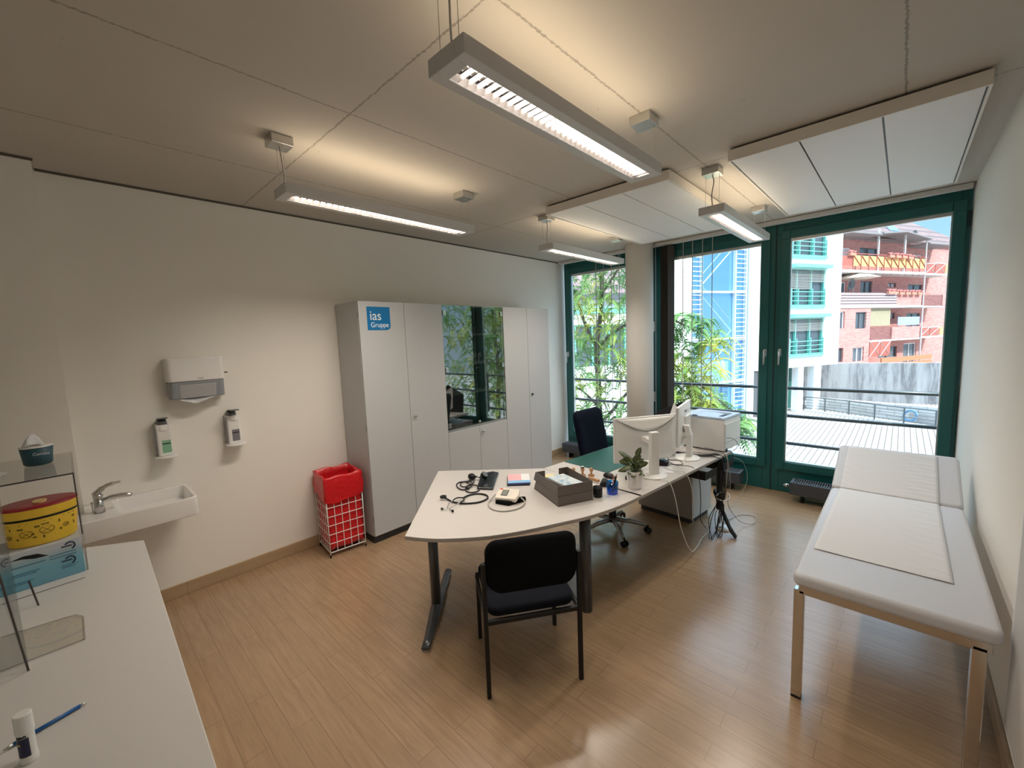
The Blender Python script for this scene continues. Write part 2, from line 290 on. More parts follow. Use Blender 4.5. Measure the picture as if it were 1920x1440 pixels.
def smoothpts(P, n=6):
    P = [Vector(p) for p in P]; Q = [P[0]]+P+[P[-1]]; o = []
    for i in range(1, len(Q)-2):
        a, b, c_, d = Q[i-1:i+3]
        for k in range(n):
            t_ = k/n; o.append(0.5*((2*b)+(-a+c_)*t_+(2*a-5*b+4*c_-d)*t_*t_+(-a+3*b-3*c_+d)*t_**3))
    return o+[P[-1]]
def rrect(x0, x1, y0, y1, r, n=4):
    p = []
    for cx, cy, a in ((x1-r, y1-r, 0), (x0+r, y1-r, 90), (x0+r, y0+r, 180), (x1-r, y0+r, 270)): p += [(cx+r*math.cos(R(a+90*i/n)), cy+r*math.sin(R(a+90*i/n))) for i in range(n+1)]
    return p

# ================================================================== ROOM
WX, H = 4.267, 2.95
struct(MB().box(-0.3, WX+0.3, -6.4, 0.08, -0.25, 0).build('floor', 'floor_planks'), 'wood-look vinyl plank floor')
struct(MB().box(-0.3, WX+0.3, -6.4, 0.12, H, H+0.3).build('ceiling', 'ceiling_concrete'), 'painted concrete slab ceiling with rough joints')
wl = struct(MB().box(-0.3, 0, -6.4, 0.08, 0, H).build('wall_left', W('wall')))
struct(MB().box(WX, WX+0.3, -6.4, 0.08, 0, H).build('wall_right', W('wall')))
struct(MB().box(0, WX, -6.4, -6.25, 0, H).build('wall_back', W('wall')))
pier = struct(MB().box(0, 0.186, -6.25, -5.367, 0, H).build('wall_pier', W('wall')), 'projecting wall pier behind the counter')
struct(MB().box(-0.3, WX+0.3, 0.09, 0.35, -2.4, -0.02).build('wall_outside', W('wh_out')), 'outer wall below the windows')
bb = MB(); bb.box(0, 0.016, -4.9, 0.0, 0, 0.095); bb.box(0, 0.016, -5.367, -4.9, 0, 0.095)
struct(bb.build('baseboard_left', 'oak', bevel=0.003))
struct(MB().box(WX-0.016, WX, -6.2, 0.0, 0, 0.095).build('baseboard_right', 'oak', bevel=0.003))
struct(MB().box(0.0, 0.016, -5.36, -0.0, H-0.012, H-0.001).build('trim_1', mat('joint_dark', (0.1, 0.09, 0.075), 0.9)))
struct(MB().box(0.186, 0.20, -6.2, -5.36, H-0.012, H-0.001).build('trim_2', MATS['joint_dark']))
# blind tracks under ceiling
tr_ = MB(); tr_.box(0.05, 1.18, -0.16, -0.10, H-0.045, H-0.004); tr_.box(1.50, 4.25, -0.16, -0.10, H-0.045, H-0.004); tr_.box(1.50, 4.25, -0.085, -0.03, H-0.03, H-0.004)
struct(tr_.build('trim_3', mat('track_grey', (0.62, 0.61, 0.59), 0.4), bevel=0.004), 'ceiling track for the blinds')
# column
co = MB(); co.cyl((1.385, -0.245, 0), (1.385, -0.245, H), 0.17, 48); struct(co.build('wall_column', W('wall'), smooth=True), 'round white column between the windows')
# windows
def window(i, x0, x1, gx0, gx1, hs):
    t = bpy.data.objects.new('window_%d' % i, None); sc.collection.objects.link(t); struct(t, 'green framed full-height window')
    fr = MB(); zb, zt = 0.30, 2.76
    fr.holes(x0, x1, 0.0, H, [(gx0-0.055, gx1+0.055, zb-0.01, zt+0.055)], -0.01, 0.07)
    fr.build('frame', W('green'), t, bevel=0.004)
    sa = MB(); sa.holes(gx0-0.085, gx1+0.085, zb-0.04, zt+0.085, [(gx0, gx1, zb+0.05, zt)], -0.035, 0.045); sa.build('sash', W('green'), t, bevel=0.006)
    gk = MB(); gk.holes(gx0-0.004, gx1+0.004, zb+0.046, zt+0.004, [(gx0+0.008, gx1-0.008, zb+0.058, zt-0.03)], -0.012, 0.03); gk.build('glazing_bead', W('alu'), t)
    MB().box(gx0, gx1, 0.008, 0.014, zb+0.05, zt).build('pane', PANE, t)
    for hx in hs:
        h = MB(); h.box(hx-0.016, hx+0.016, -0.045, -0.035, 1.52, 1.60); h.build('handle_plate', W('alu'), t, bevel=0.005)
        h = MB(); h.cyl((hx, -0.045, 1.58), (hx, -0.085, 1.58), 0.009); h.tube([(hx, -0.085, 1.585), (hx, -0.085, 1.43)], 0.010); h.build('handle', W('alu'), t, smooth=True)
    return t
window(1, 0.045, 1.40, 0.171, 1.28, [0.11])
w2 = window(2, 1.45, 2.845, 1.60, 2.705, [2.765])
w3 = window(3, 2.845, 4.262, 2.975, 4.15, [2.905])
MB().box(2.838, 2.852, -0.014, 0.0, 0, H).build('joint_strip', W('green_dark'), w3)
hg = MB(); hg.box(1.47, 1.50, -0.05, -0.0, 0.92, 1.05); hg.box(1.47, 1.50, -0.05, -0.0, 1.85, 1.98); hg.build('hinge', W('white'), w2, bevel=0.004)
hg = MB(); hg.box(4.235, 4.262, -0.03, 0.0, 2.62, 2.75); hg.build('hinge', W('green_dark'), w3, bevel=0.004)
# outside railings, one per window
for k, (a, b) in enumerate(((0.0, 1.42), (1.44, 2.83), (2.86, 4.26))):
    t = thing('window_railing', ['three-bar grey railing outside the left window, crossing the tree', 'three-bar grey railing outside the middle window', 'three-bar grey railing outside the right window above the couch'][k], 'railing', (a, 0.2, 0), group='railings outside the windows')
    for z in (1.148, 0.83, 0.512): MB().cyl((0.0, 0, z), (b-a, 0, z), 0.019, 12).build('rail', W('rail'), t, smooth=True)
    for x in (0.012, b-a-0.012): MB().box(x-0.012, x+0.012, -0.12, -0.02, 0.45, 1.2).build('bracket', W('rail'), t)
# vertical blinds: dark stacked slats plus the bare hangers
def blind(label, x0, n, dark, zlow, hangers):
    t = thing('vertical_blind', label, 'blind', (x0, -0.13, 0))
    for i in range(n):
        MB().box(i*0.011-0.001, i*0.011+0.001, -0.055, 0.055, zlow, H-0.06, Matrix.Translation((i*0.011, 0, 0)) @ Matrix.Rotation(R(-24), 4, 'Z') @ Matrix.Translation((-i*0.011, 0, 0))).build('slat', W(dark), t)
    for x in hangers:
        MB().box(x-0.0035, x+0.0035, -0.0035, 0.0035, 0.35, H-0.04).build('hanger', W('gcable'), t)
    return t
blind('dark brown vertical blind stacked open beside the round column', 1.66, 9, 'blind', 0.12, [-0.11, 0.235, 0.345, 0.46, 0.57])
blind('thin pale hangers of an open blind before the left window', 0.80, 0, 'blind', 0.2, [-0.12, 0.0, 0.12, 0.24])
MB().box(0.355, 0.375, -0.03, 0.03, 0.2, H-0.03).build('end_slat', W('gcable'), bpy.data.objects['vertical_blind.001'])
# trench convectors
def convector(x, label, L_, valve):
    t = thing('floor_convector', label, 'radiator', (x, -0.215, 0), group='dark convectors under the windows')
    MB().holes(0, L_, -0.09, 0.09, [(0.02, L_-0.02, -0.075, 0.075)], 0, 0.13).build('casing', W('rad'), t, rot=None, bevel=0.002).matrix_local = Matrix.Translation((0, 0, 0.215)) @ Matrix.Rotation(R(-90), 4, 'X')
    MB().box(0.01, L_-0.01, -0.08, 0.08, 0.09, 0.195).build('core', W('plinth'), t)
    g_ = MB()
    for i in range(int(L_/0.02)): g_.box(0.02+i*0.02, 0.026+i*0.02, -0.075, 0.075, 0.2, 0.212)
    g_.build('grille', W('dgrey'), t)
    for fx in (0.09, L_-0.11): MB().box(fx, fx+0.02, -0.05, 0.05, 0.0, 0.09).build('foot', W('black'), t)
    if valve:
        v = MB(); v.cyl((-0.005, 0, 0.15), (-0.075, 0, 0.15), 0.012); v.cyl((-0.03, 0, 0.15), (-0.055, 0, 0.15), 0.02); v.build('valve', W('chrome'), t, smooth=True)
convector(3.08, 'dark convector at the floor behind the examination couch', 1.0, True)
convector(1.75, 'dark convector at the floor under the middle window behind the cables', 0.85, False)
convector(0.14, 'dark convector at the floor under the left window behind the office chair', 0.9, False)

# ================================================================== CEILING LAMPS AND PANELS
def lamp_area(name, par, x, y, z, sx, sy, power, up, col):
    d = bpy.data.lights.new(name, 'AREA'); d.shape = 'RECTANGLE'; d.size = sx; d.size_y = sy; d.energy = power; d.color = col
    o = bpy.data.objects.new(name, d); sc.collection.objects.link(o); o.parent = par; o.location = (x, y, z)
    o.rotation_euler = (R(180), 0, 0) if up else (0, 0, 0); return o
def make_lamp(label, loc, near=True):
    t = thing('pendant_light', label, 'ceiling light', loc, group='pendant strip lights'); L_, w_, h_ = 1.352, 0.173, 0.055
    hs = MB()
    hs.box(0, 0.042, 0, L_, 0, h_); hs.box(w_-0.042, w_, 0, L_, 0, h_); hs.box(0.042, w_-0.042, 0, 0.05, 0, h_); hs.box(0.042, w_-0.042, L_-0.05, L_, 0, h_)
    hs.build('housing', W('lampgrey'), t, bevel=0.002)
    fl = MB(); fl.box(0.012, 0.014, 0.02, L_-0.02, h_, h_+0.003); fl.build('top_strip', W('dgrey'), t)
    lv = MB(); n = 34
    for i in range(n+1):
        y = 0.05+(L_-0.10)*i/n
        lv.grid(lambda u, v: Vector((0.044+u*(w_-0.088), y+0.006*(v-0.5), 0.002+v*0.030)), 6, 1)
        if i < n:
            for sx in (0, 1):
                lv.grid(lambda u, v: Vector(((0.0435 if sx == 0 else w_-0.0435)+(0.018*v*v if sx == 0 else -0.018*v*v), y+u*(L_-0.10)/n, 0.002+v*0.031)), 1, 3)
    lv.build('louver', W('louver'), t, smooth=True)
    MB().cyl((w_/2, 0.06, 0.046), (w_/2, L_-0.06, 0.046), 0.009, 10).build('tube', TUBEM, t, smooth=True)
    for ya in (0.05, L_-0.066): MB().box(w_/2-0.014, w_/2+0.014, ya, ya+0.016, 0.026, 0.054).build('tube_socket', W('white'), t)
    for y, cable in ((0.02, True), (L_-0.02, False)):
        cn = MB(); dz = H-loc[2]; cn.box(w_/2-0.055, w_/2+0.055, y-0.055, y+0.055, dz-0.047, dz-0.001); cn.build('canopy', W('alu'), t, bevel=0.002)
        for x in (-0.045, 0.045): MB().cyl((w_/2+x, y, h_), (w_/2+x, y, dz-0.046), 0.0012, 5).build('suspension_wire', W('alu'), t)
        if cable: MB().tube(smoothpts([(w_/2, y+0.01, h_), (w_/2-0.008, y+0.015, h_+0.08), (w_/2+0.01, y, h_+0.16), (w_/2, y, dz-0.046)], 5), 0.004, 6).build('cable', W('gcable'), t, smooth=True)
    lamp_area('light_up', t, w_/2, L_/2, 0.06, 0.15, L_-0.14, LAMP_UP, True, (1.0, 0.80, 0.52))
    lamp_area('light_down', t, w_/2, L_/2, 0.024, 0.080, L_-0.14, LAMP_DOWN, False, (1.0, 0.90, 0.78))
    return t
L1 = make_lamp('long silver pendant strip light, the largest and nearest at the top of the picture', (2.749, -4.478, 2.642))
L2_ = dup(L1, location=(1.271, -4.458, 2.642), label='silver pendant strip light hanging near the left white wall, left of the nearest lamp')
L3_ = dup(L1, location=(1.310, -2.172, 2.642), label='silver pendant strip light near the left window, above the wardrobe end')
L4_ = dup(L1, location=(2.768, -2.144, 2.642), label='silver pendant strip light hanging between the two ceiling panels by the windows')
for r_ in (L1, L2_, L3_, L4_):
    for ch in r_.children:
        if ch.type == 'LIGHT': ch.data = ch.data.copy(); ch.data.energy *= {L1: 0.78, L2_: 1.3, L3_: 1.25, L4_: 0.8}[r_] if ch.name.startswith('light_down') else 1.0
def panel(x0, x1, label):
    t = thing('ceiling_panel', label, 'ceiling panel', (x0, -2.3926, 2.869), group='white climate panels'); wd = x1-x0; L_ = 1.80
    fr = MB(); fr.box(0, wd, 0, 0.012, 0, 0.066); fr.box(0, wd, L_-0.012, L_, 0, 0.066); fr.box(0, 0.012, 0.012, L_-0.012, 0, 0.066); fr.box(wd-0.012, wd, 0.012, L_-0.012, 0, 0.066); fr.build('panel_frame', mat('panel_white', (0.70, 0.66, 0.60), 0.5), t)
    w3_ = (wd-0.03)/3
    for i in range(3): MB().box(0.015+i*w3_+0.004, 0.015+(i+1)*w3_-0.004, 0.014, L_-0.014, 0.002, 0.01).build('perforated_sheet', 'perforated_white', t, bevel=0.0015)
    MB().box(0.012, wd-0.012, 0.012, L_-0.012, 0.012, 0.07).build('backing', W('plinth'), t)
panel(1.577, 2.659, 'white perforated ceiling panel above the desk, left of the window-side lamp')
panel(3.030, 4.1286, 'white perforated ceiling panel above the examination couch')

# ================================================================== WARDROBE UNITS
def doorbox(m, y0, y1, z0, z1): m.box(0.425, 0.443, y0+0.002, y1-0.002, z0, z1)
def knob(t, y, z, m='chrome', par=None):
    k = MB(); k.cyl((0.443, y, z), (0.458, y, z), 0.007, 12); k.cyl((0.456, y, z), (0.468, y, z), 0.013, 16); k.build('knob', W(m), par or t, smooth=True)
def carcass(t, y0, y1, open_top=False):
    c_ = MB(); c_.box(0.012, 0.423, y0, y0+0.018, 0.07, 2.2); c_.box(0.012, 0.423, y1-0.018, y1, 0.07, 2.2); c_.box(0.012, 0.423, y0+0.018, y1-0.018, 2.18, 2.2); c_.box(0.012, 0.423, y0+0.018, y1-0.018, 0.07, 0.09); c_.box(0.012, 0.02, y0+0.018, y1-0.018, 0.09, 2.18)
    c_.build('body', W('cab'), t, bevel=0.001)
    MB().box(0.03, 0.41, y0+0.004, y1-0.004, 0, 0.07).build('plinth', W('plinth'), t)
for lab, y0, ym, y1 in (('tall grey two-door cabinet at the near end, blue logo sticker on its door', -3.589, -3.135, -2.692), ('tall narrow grey two-door cabinet at the window end of the row', -1.803, -1.376, -0.947)):
    t = thing('tall_cabinet', lab, 'cabinet', (0, 0, 0), group='grey cabinet row'); carcass(t, y0, y1)
    d1 = MB(); doorbox(d1, y0, ym, 0.075, 2.198); d1 = d1.build('door', W('cab'), t, bevel=0.001)
    d2 = MB(); doorbox(d2, ym, y1, 0.075, 2.198); d2 = d2.build('door', W('cab'), t, bevel=0.001)
    knob(t, ym+0.045, 1.115, 'chrome' if y0 < -3 else 'black', d2)
    for z in (0.2, 1.05, 2.05): MB().box(0.4235, 0.4245, y0, y0+0.012, z, z+0.06).build('hinge', W('black'), t)
    if y0 < -3:
        lg = MB(); P = [(-3.512, 1.945), (-3.33, 1.945), (-3.305, 1.95), (-3.29, 1.965), (-3.286, 1.99), (-3.286, 2.152), (-3.512, 2.152)]
        a = [lg.bm.verts.new((0.4435, y, z)) for y, z in P]; b = [lg.bm.verts.new((0.4445, y, z)) for y, z in P]; lg.skin([a, b]); lg.build('logo_sticker', W('logo'), d1)
        text('lettering', 'ias', 0.118, W('lettering'), d1, (0.4447, -3.488, 2.035), (R(90), 0, R(90)), font_scale_x=0.95)
        text('lettering', 'Gruppe', 0.062, W('lettering'), d1, (0.4447, -3.482, 1.972), (R(90), 0, R(90)), font_scale_x=0.92)
t = thing('display_cabinet', 'middle cabinet of the grey row with two glass doors above wooden doors', 'cabinet', (0, 0, 0), group='grey cabinet row'); y0, y1 = -2.692, -1.803; carcass(t, y0, y1); ym = (y0+y1)/2-0.0
for z in (1.24, 1.56, 1.88): MB().box(0.02, 0.40, y0+0.018, y1-0.018, z, z+0.018).build('shelf', W('cab'), t)
MB().box(0.02, 0.423, y0+0.018, y1-0.018, 0.868, 0.888).build('shelf', W('cab'), t)
for a, b in ((y0, ym), (ym, y1)):
    g_ = MB(); g_.box(0.432, 0.437, a+0.004, b-0.004, 0.893, 2.194); g_ = g_.build('glass_door', CABG, t)
    hy = a+0.012 if a == y0 else b-0.045
    for z in (0.91, 1.5, 2.09): MB().box(0.430, 0.446, hy, hy+0.033, z, z+0.05).build('hinge_clip', W('alu'), g_, bevel=0.002)
    d = MB(); doorbox(d, a, b, 0.075, 0.865); d = d.build('door', W('cab'), t, bevel=0.001)
    if a == ym: knob(t, a+0.04, 0.80, 'chrome', d)
lk = MB(); lk.cyl((0.437, ym, 0.915), (0.455, ym, 0.915), 0.012); lk.build('lock', W('chrome'), t, smooth=True)
lk = MB(); lk.box(0.437, 0.447, ym-0.03, ym+0.03, 1.515, 1.53); lk.build('door_catch', W('black'), t)
# binders and box inside the glass cabinet
for i, (y, h_, tl) in enumerate(((-1.87, 0.27, 0), (-1.905, 0.29, 4), (-1.95, 0.28, 9))):
    tag(MB().box(-0.12, 0.12, -0.014, 0.014, 0, h_).build('binder', W('gcable'), bevel=0.002, loc=(0.24, y, 1.259), rot=(R(tl), 0, 0)), ['upright grey binder nearest the window end inside the glass cabinet', 'slightly leaning middle binder inside the glass cabinet', 'most leaning binder inside the glass cabinet'][i], 'binder', 'binders in the glass cabinet')
b_ = MB(); b_.prism(rrect(-0.12, 0.12, -0.16, 0.16, 0.03), 0, 0.05); tag(b_.build('instrument_case', W('black'), bevel=0.01, loc=(0.25, -2.15, 0.889)), 'flat black case lying on the lowest shelf behind glass', 'case')

# ================================================================== WASH CORNER
def shell(m, outer, inner, z0, z1, zf):
    n = len(outer); A = [m.bm.verts.new((x, y, z0)) for x, y in outer]; B = [m.bm.verts.new((x, y, z1)) for x, y in outer]; C_ = [m.bm.verts.new((x, y, z1)) for x, y in inner]
    D = [m.bm.verts.new((x*0.92+inner[0][0]*0.0+0.08*sum(p[0] for p in inner)/n, y*0.92+0.08*sum(p[1] for p in inner)/n, zf)) for x, y in inner]
    m.skin([A, B, C_, D])
t = thing('wash_basin', 'white rectangular ceramic wash basin on the left wall', 'wash basin', (0, -5.42, 0.715))
m_ = MB(); shell(m_, rrect(0.002, 0.425, 0.0, 0.59, 0.03), rrect(0.03, 0.405, 0.19, 0.572, 0.035), 0.0, 0.125, 0.045); m_.build('bowl', W('ceram'), t, bevel=0.006, smooth=True, seg=3)
dr = MB(); dr.cyl((0.21, 0.4, 0.045), (0.21, 0.4, 0.05), 0.022); dr.build('drain', W('chrome'), t, smooth=True)
t = thing('basin_tap', 'chrome single-lever mixer tap on the wash basin', 'tap', (0.262, -5.30, 0.838))
m_ = MB(); m_.cyl((0, 0, 0), (0, 0, 0.095), 0.026, 20, 0.022); m_.ball((0, 0, 0.108), 0.026, 0.026, 0.018); m_.build('body', W('chrome'), t, smooth=True)
m_ = MB(); m_.tube(smoothpts([(0, 0.01, 0.07), (0, 0.06, 0.085), (0, 0.13, 0.08), (0, 0.15, 0.07)], 5), 0.014, 10); m_.build('spout', W('chrome'), t, smooth=True)
m_ = MB(); m_.tube(smoothpts([(0, -0.012, 0.115), (0, 0.01, 0.14), (0, 0.05, 0.165), (0, 0.11, 0.172)], 5), 0.012, 8, rs=[0.02]*4+[0.017]*4+[0.012]*5+[0.007]*3); m_.build('lever', W('chrome'), t, smooth=True)
m_ = MB(); m_.cyl((-0.035, -0.03, 0.0), (-0.035, -0.03, 0.06), 0.003); m_.ball((-0.035, -0.03, 0.063), 0.008); m_.build('drain_rod', W('chrome'), t, smooth=True)
# towel dispenser
t = thing('towel_dispenser', 'white and smoky paper towel dispenser on the wall above the basin', 'dispenser', (0.001, -4.705, 1.48))
def rbox(m, w0, w1, z0, z1, d, r=0.03, n=5, taper=0.0):
    pts = [(0, w0), (d-r, w0)]+[(d-r+r*math.sin(R(90*i/n)), w0+r-r*math.cos(R(90*i/n))) for i in range(1, n+1)]+[(d-r+r*math.cos(R(90*i/n)), w1-r+r*math.sin(R(90*i/n))) for i in range(n+1)]+[(0, w1)]
    m.skin([[m.bm.verts.new((x*(1-taper*(1-k)), y, z)) for x, y in pts] for k, z in ((0, z0), (1, z1))]); return m
rbox(MB(), -0.172, 0.172, 0.125, 0.295, 0.125).build('cover', W('white'), t, bevel=0.006, smooth=False)
rbox(MB(), -0.166, 0.166, 0.0, 0.1245, 0.118, taper=0.12).build('window_cover', W('smoke'), t, bevel=0.008)
rbox(MB(), -0.12, 0.12, 0.004, 0.10, 0.1195, r=0.02, taper=0.12).build('towel_stack', mat('frosted', (0.42, 0.42, 0.44), 0.3), t, bevel=0.004)
m_ = MB(); m_.grid(lambda u, v: Vector((0.05+0.07*v, -0.11+0.2*u, 0.012-0.035*v*(1.5-abs(2*u-0.9)))), 10, 4); m_.build('paper_towel', W('paper'), t, solid=0.001)
text('lettering', 'Tork', 0.018, W('dgrey'), t, (0.1255, 0.0, 0.137), (R(90), 0, R(90)))
m_ = MB(); m_.cyl((0.05, 0.172, 0.17), (0.05, 0.19, 0.17), 0.004); m_.box(0.044, 0.056, 0.188, 0.205, 0.166, 0.174); m_.build('key', W('black'), t)
# soap dispensers
def soap(label, y, lab, lever_long):
    t = thing('soap_dispenser', label, 'dispenser', (0.001, y, 1.075), group='wall dispensers beside the basin')
    rbox(MB(), -0.043, 0.043, 0.012, 0.235, 0.085, r=0.014).build('body', W('white'), t, bevel=0.005)
    MB().box(0, 0.07, -0.047, -0.044, 0.02, 0.23).build('back_bracket', W('smoke'), t)
    m_ = MB(); m_.prism([(0.0, -0.06), (0.10, -0.062), (0.125, -0.03), (0.13, 0.0), (0.125, 0.035), (0.10, 0.07), (0.0, 0.06)], -0.002, 0.012); m_.build('drip_tray', W('white'), t, bevel=0.005)
    MB().box(0.0855, 0.0865, -0.018, 0.032, 0.035, 0.125).build('label_window', W(lab), t)
    MB().box(0.0865, 0.0872, -0.015, 0.029, 0.097, 0.104).build('label_band', W('black'), t)
    rbox(MB(), -0.03, 0.03, 0.19, 0.232, 0.092, r=0.02).build('spout_cover', W('ceram'), t, bevel=0.01)
    m_ = MB(); m_.prism([(0.0, 0.22), (0.075, 0.22), (0.07, 0.26), (0.01, 0.275)], -0.025, 0.025, Matrix.Rotation(R(90), 4, 'X')); m_.build('pump_head', W('dgrey'), t, bevel=0.004)
    m_ = MB(); m_.grid(lambda u, v: Vector((0.03+u*(0.13 if lever_long else 0.075), -0.028+0.056*v, 0.272+0.012*math.sin(u*2.2))), 6, 2); m_.build('lever', W('dgrey'), t, solid=0.005)
soap('white wall dispenser with a green label, left of the pair', -4.927, 'greenl', False)
soap('white wall dispenser with a grey label and extended lever, right of the pair', -4.503, 'greyl', True)

# ================================================================== WHITE COUNTER AND THINGS ON IT
CZ = 0.86
t = thing('counter', 'white worktop along the near left side of the room', 'counter')
m_ = MB(); m_.prism([(1.062, -5.170), (0.93, -5.372), (0.90, -6.24), (4.2, -6.24), (4.2, -5.245)], CZ-0.036, CZ); m_.build('worktop', mat('worktop_white', (0.62, 0.60, 0.575), 0.4), t, bevel=0.003)
MB().box(1.05, 4.15, -6.22, -5.30, 0.0, CZ-0.036).build('base_unit', W('wall'), t)
# glove box
t = thing('glove_box', 'pale blue printed glove box lying under the yellow sharps container', 'box', (1.255, -5.385, CZ), R(-85.5+0))
# local x runs toward -y (left in picture), local y toward +x (towards the camera side)
def lb(m, *a): return m.box(*a)
MB().box(0, 0.36, -0.20, 0.0, 0, 0.162).build('carton', 'glove_box_print', t, bevel=0.002)
m_ = MB(); m_.prism(rrect(0.17, 0.24, 0.0, 0.001, 0.0004), 0.12, 0.135)
m_.bm.free(); m_ = MB(); P = [(0.10, 0.118), (0.13, 0.138), (0.17, 0.143), (0.205, 0.135), (0.17, 0.131), (0.14, 0.121)]
a = [m_.bm.verts.new((x, 0.0008, z)) for x, z in P]; b = [m_.bm.verts.new((x, 0.0016, z)) for x, z in P]; m_.skin([a, b]); m_.build('glove_print', W('black'), t)
for cx, cz in ((0.05, 0.135), (0.055, 0.072), (0.285, 0.135)):
    m_ = MB(); m_.tube([(cx-0.014+0.03*math.cos(R(q))*0.5, 0.001, cz+0.016*math.sin(R(q))) for q in range(30, 260, 20)], 0.003, 6); m_.box(cx-0.02, cx+0.012, 0.0005, 0.0015, cz-0.002, cz+0.003); m_.build('emblem', W('navy'), t)
m_ = MB()
for x0, x1, z in ((0.02, 0.10, 0.108), (0.11, 0.22, 0.10), (0.02, 0.10, 0.095), (0.02, 0.07, 0.05), (0.03, 0.07, 0.042), (0.13, 0.24, 0.07), (0.14, 0.22, 0.062), (0.15, 0.25, 0.035), (0.16, 0.24, 0.028)): MB().box(x0, x1, 0.0005, 0.001, z, z+0.003).build('print_line', mat('print_blue', (0.05, 0.16, 0.30), 0.6), t)
MB().box(0.30, 0.335, 0.0005, 0.001, 0.11, 0.14).build('green_square', mat('lab_green', (0.03, 0.2, 0.1), 0.5), t)
m_ = MB(); m_.cyl((-0.0005, -0.055, 0.10), (-0.0015, -0.055, 0.10), 0.045, 24); m_.build('end_emblem', W('navy'), t)
# second pale box behind/left of it (flat cartons under the shelf)
for k in range(3):
    tag(MB().box(-0.09, 0.09, -0.11, 0.11, 0, 0.047).build('flat_carton', [W('white'), mat('pale_green', (0.25, 0.36, 0.22), 0.6), W('paper')][k], bevel=0.002, loc=(0.93, -5.508, CZ+0.0475*k), rot=(0, 0, R(3*k-2))), ['flat white carton at the bottom of the stack under the clear shelf', 'green striped carton in the middle of the stack under the clear shelf', 'flat pale carton on top of the stack under the clear shelf'][k], 'box', 'flat cartons under the clear shelf')
# sharps container
t = thing('sharps_container', 'yellow oval sharps container with dark red lid on the glove box', 'container', (1.155, -5.497, CZ+0.1625))
m_ = MB(); m_.lathe([(0.098, 0), (0.104, 0.004), (0.116, 0.125)], seg=40, sx=0.8, sy=1.0); m_.build('tub', W('yellow'), t, smooth=True, bevel=0.001)
m_ = MB(); m_.lathe([(0.119, 0.125), (0.121, 0.132), (0.1225, 0.158), (0.1215, 0.162)], seg=40, sx=0.8, sy=1.0); m_.build('rim', W('yellow'), t, smooth=False)
m_ = MB(); m_.lathe([(0.1165, 0.1152), (0.1185, 0.118), (0.1185, 0.121), (0.117, 0.1245)], seg=40, sx=0.8, sy=1.0, cap=False); m_.build('dark_band', W('black'), t)
m_ = MB(); m_.lathe([(0.121, 0.160), (0.123, 0.165), (0.118, 0.170), (0.05, 0.166)], seg=40, sx=0.8, sy=1.0); lid = m_.build('lid', W('maroon'), t, smooth=True)
m_ = MB(); m_.prism([(0.03*math.cos(R(q))-0.01, 0.022*math.sin(R(q))+0.005) for q in range(0, 360, 30)], 0.164, 0.1725); m_.build('lid_flap', mat('pale_yellow', (0.80, 0.60, 0.25), 0.4), lid)
m_ = MB()
def onside(q, z, dq, dz):   # small raised mark on the tapering front of the tub
    r = (0.104+(0.116-0.104)*z/0.125)+0.0006; P = []
    for a_, b_ in ((q-dq, z-dz), (q+dq, z-dz), (q+dq, z+dz), (q-dq, z+dz)): P.append((r*0.8*math.cos(R(a_)), r*math.sin(R(a_)), b_))
    return P
for q, z, dq, dz in ((-70, .10, 5, .001), (-40, .10, 12, .0012), (-5, .103, 14, .0012), (28, .104, 12, .0012), (55, .106, 8, .0016), (-30, .083, 5, .0035), (-4, .085, 4, .004), (8, .09, 6, .0025), (30, .088, 1.5, .006), (32, .05, 2.0, .005), (4, .036, 1.5, .006), (-38, .04, 2, .004), (-48, .085, 1.5, .005), (62, .06, 2, .007), (-12, .055, 3, .003), (-10, .04, 3, .003), (60, .088, 4, .004)):
    m_.bm.faces.new([m_.bm.verts.new(p) for p in onside(q, z, dq, dz)])
for q, z, rr in ((-22, .058, .020), (10, .064, .022), (42, .062, .011), (-55, .05, .011)):
    r = (0.104+(0.116-0.104)*z/0.125)+0.0005
    m_.tube([((r)*0.8*math.cos(R(q+math.degrees(rr*math.cos(R(k))/r))), r*math.sin(R(q+math.degrees(rr*math.cos(R(k))/r))), z+rr*math.sin(R(k))*0.75) for k in range(0, 360, 24)], 0.0011, 4, close=True)
    for k0 in (40, 130):
        m_.tube([((r)*0.8*math.cos(R(q+math.degrees(s_*rr*math.cos(R(k0))/r))), r*math.sin(R(q+math.degrees(s_*rr*math.cos(R(k0))/r))), z+s_*rr*math.sin(R(k0))*0.75) for s_ in (-1, 0, 1)], 0.0009, 4)
m_.build('pictograms', mat('print_olive', (0.16, 0.11, 0.01), 0.6), t)
# acrylic shelf with tissue tub and leaflets
t = thing('acrylic_shelf', 'clear acrylic shelf standing on the counter behind the sharps container', 'shelf', (0, 0, CZ))
MB().box(0.66, 1.252, -5.83, -5.376, 0.444, 0.450).build('top_plate', ACR, t)
MB().box(0.66, 1.252, -5.382, -5.376, 0.0, 0.443).build('side_plate', ACR, t); MB().box(0.66, 1.252, -5.83, -5.824, 0.0, 0.443).build('side_plate', ACR, t)
MB().box(1.2522, 1.255, -5.83, -5.376, 0.444, 0.450).build('polished_edge', mat('acrylic_edge', (0.06, 0.05, 0.05), 0.2), t)
MB().box(1.2522, 1.2545, -5.381, -5.3765, 0.17, 0.443).build('polished_edge', MATS['acrylic_edge'], t)
t = thing('tissue_tub', 'small dark teal tub with a crumpled wipe on top of the acrylic shelf', 'tub', (0.895, -5.488, CZ+0.4505))
m_ = MB(); m_.lathe([(0.042, 0), (0.050, 0.006), (0.058, 0.085)], seg=28, sx=1.0, sy=0.95); m_.build('tub', W('tealdark'), t, smooth=True)
text('lettering', 'Contec', 0.018, W('lettering'), t, (0.0585, -0.012, 0.052), (R(90), 0, R(90)))
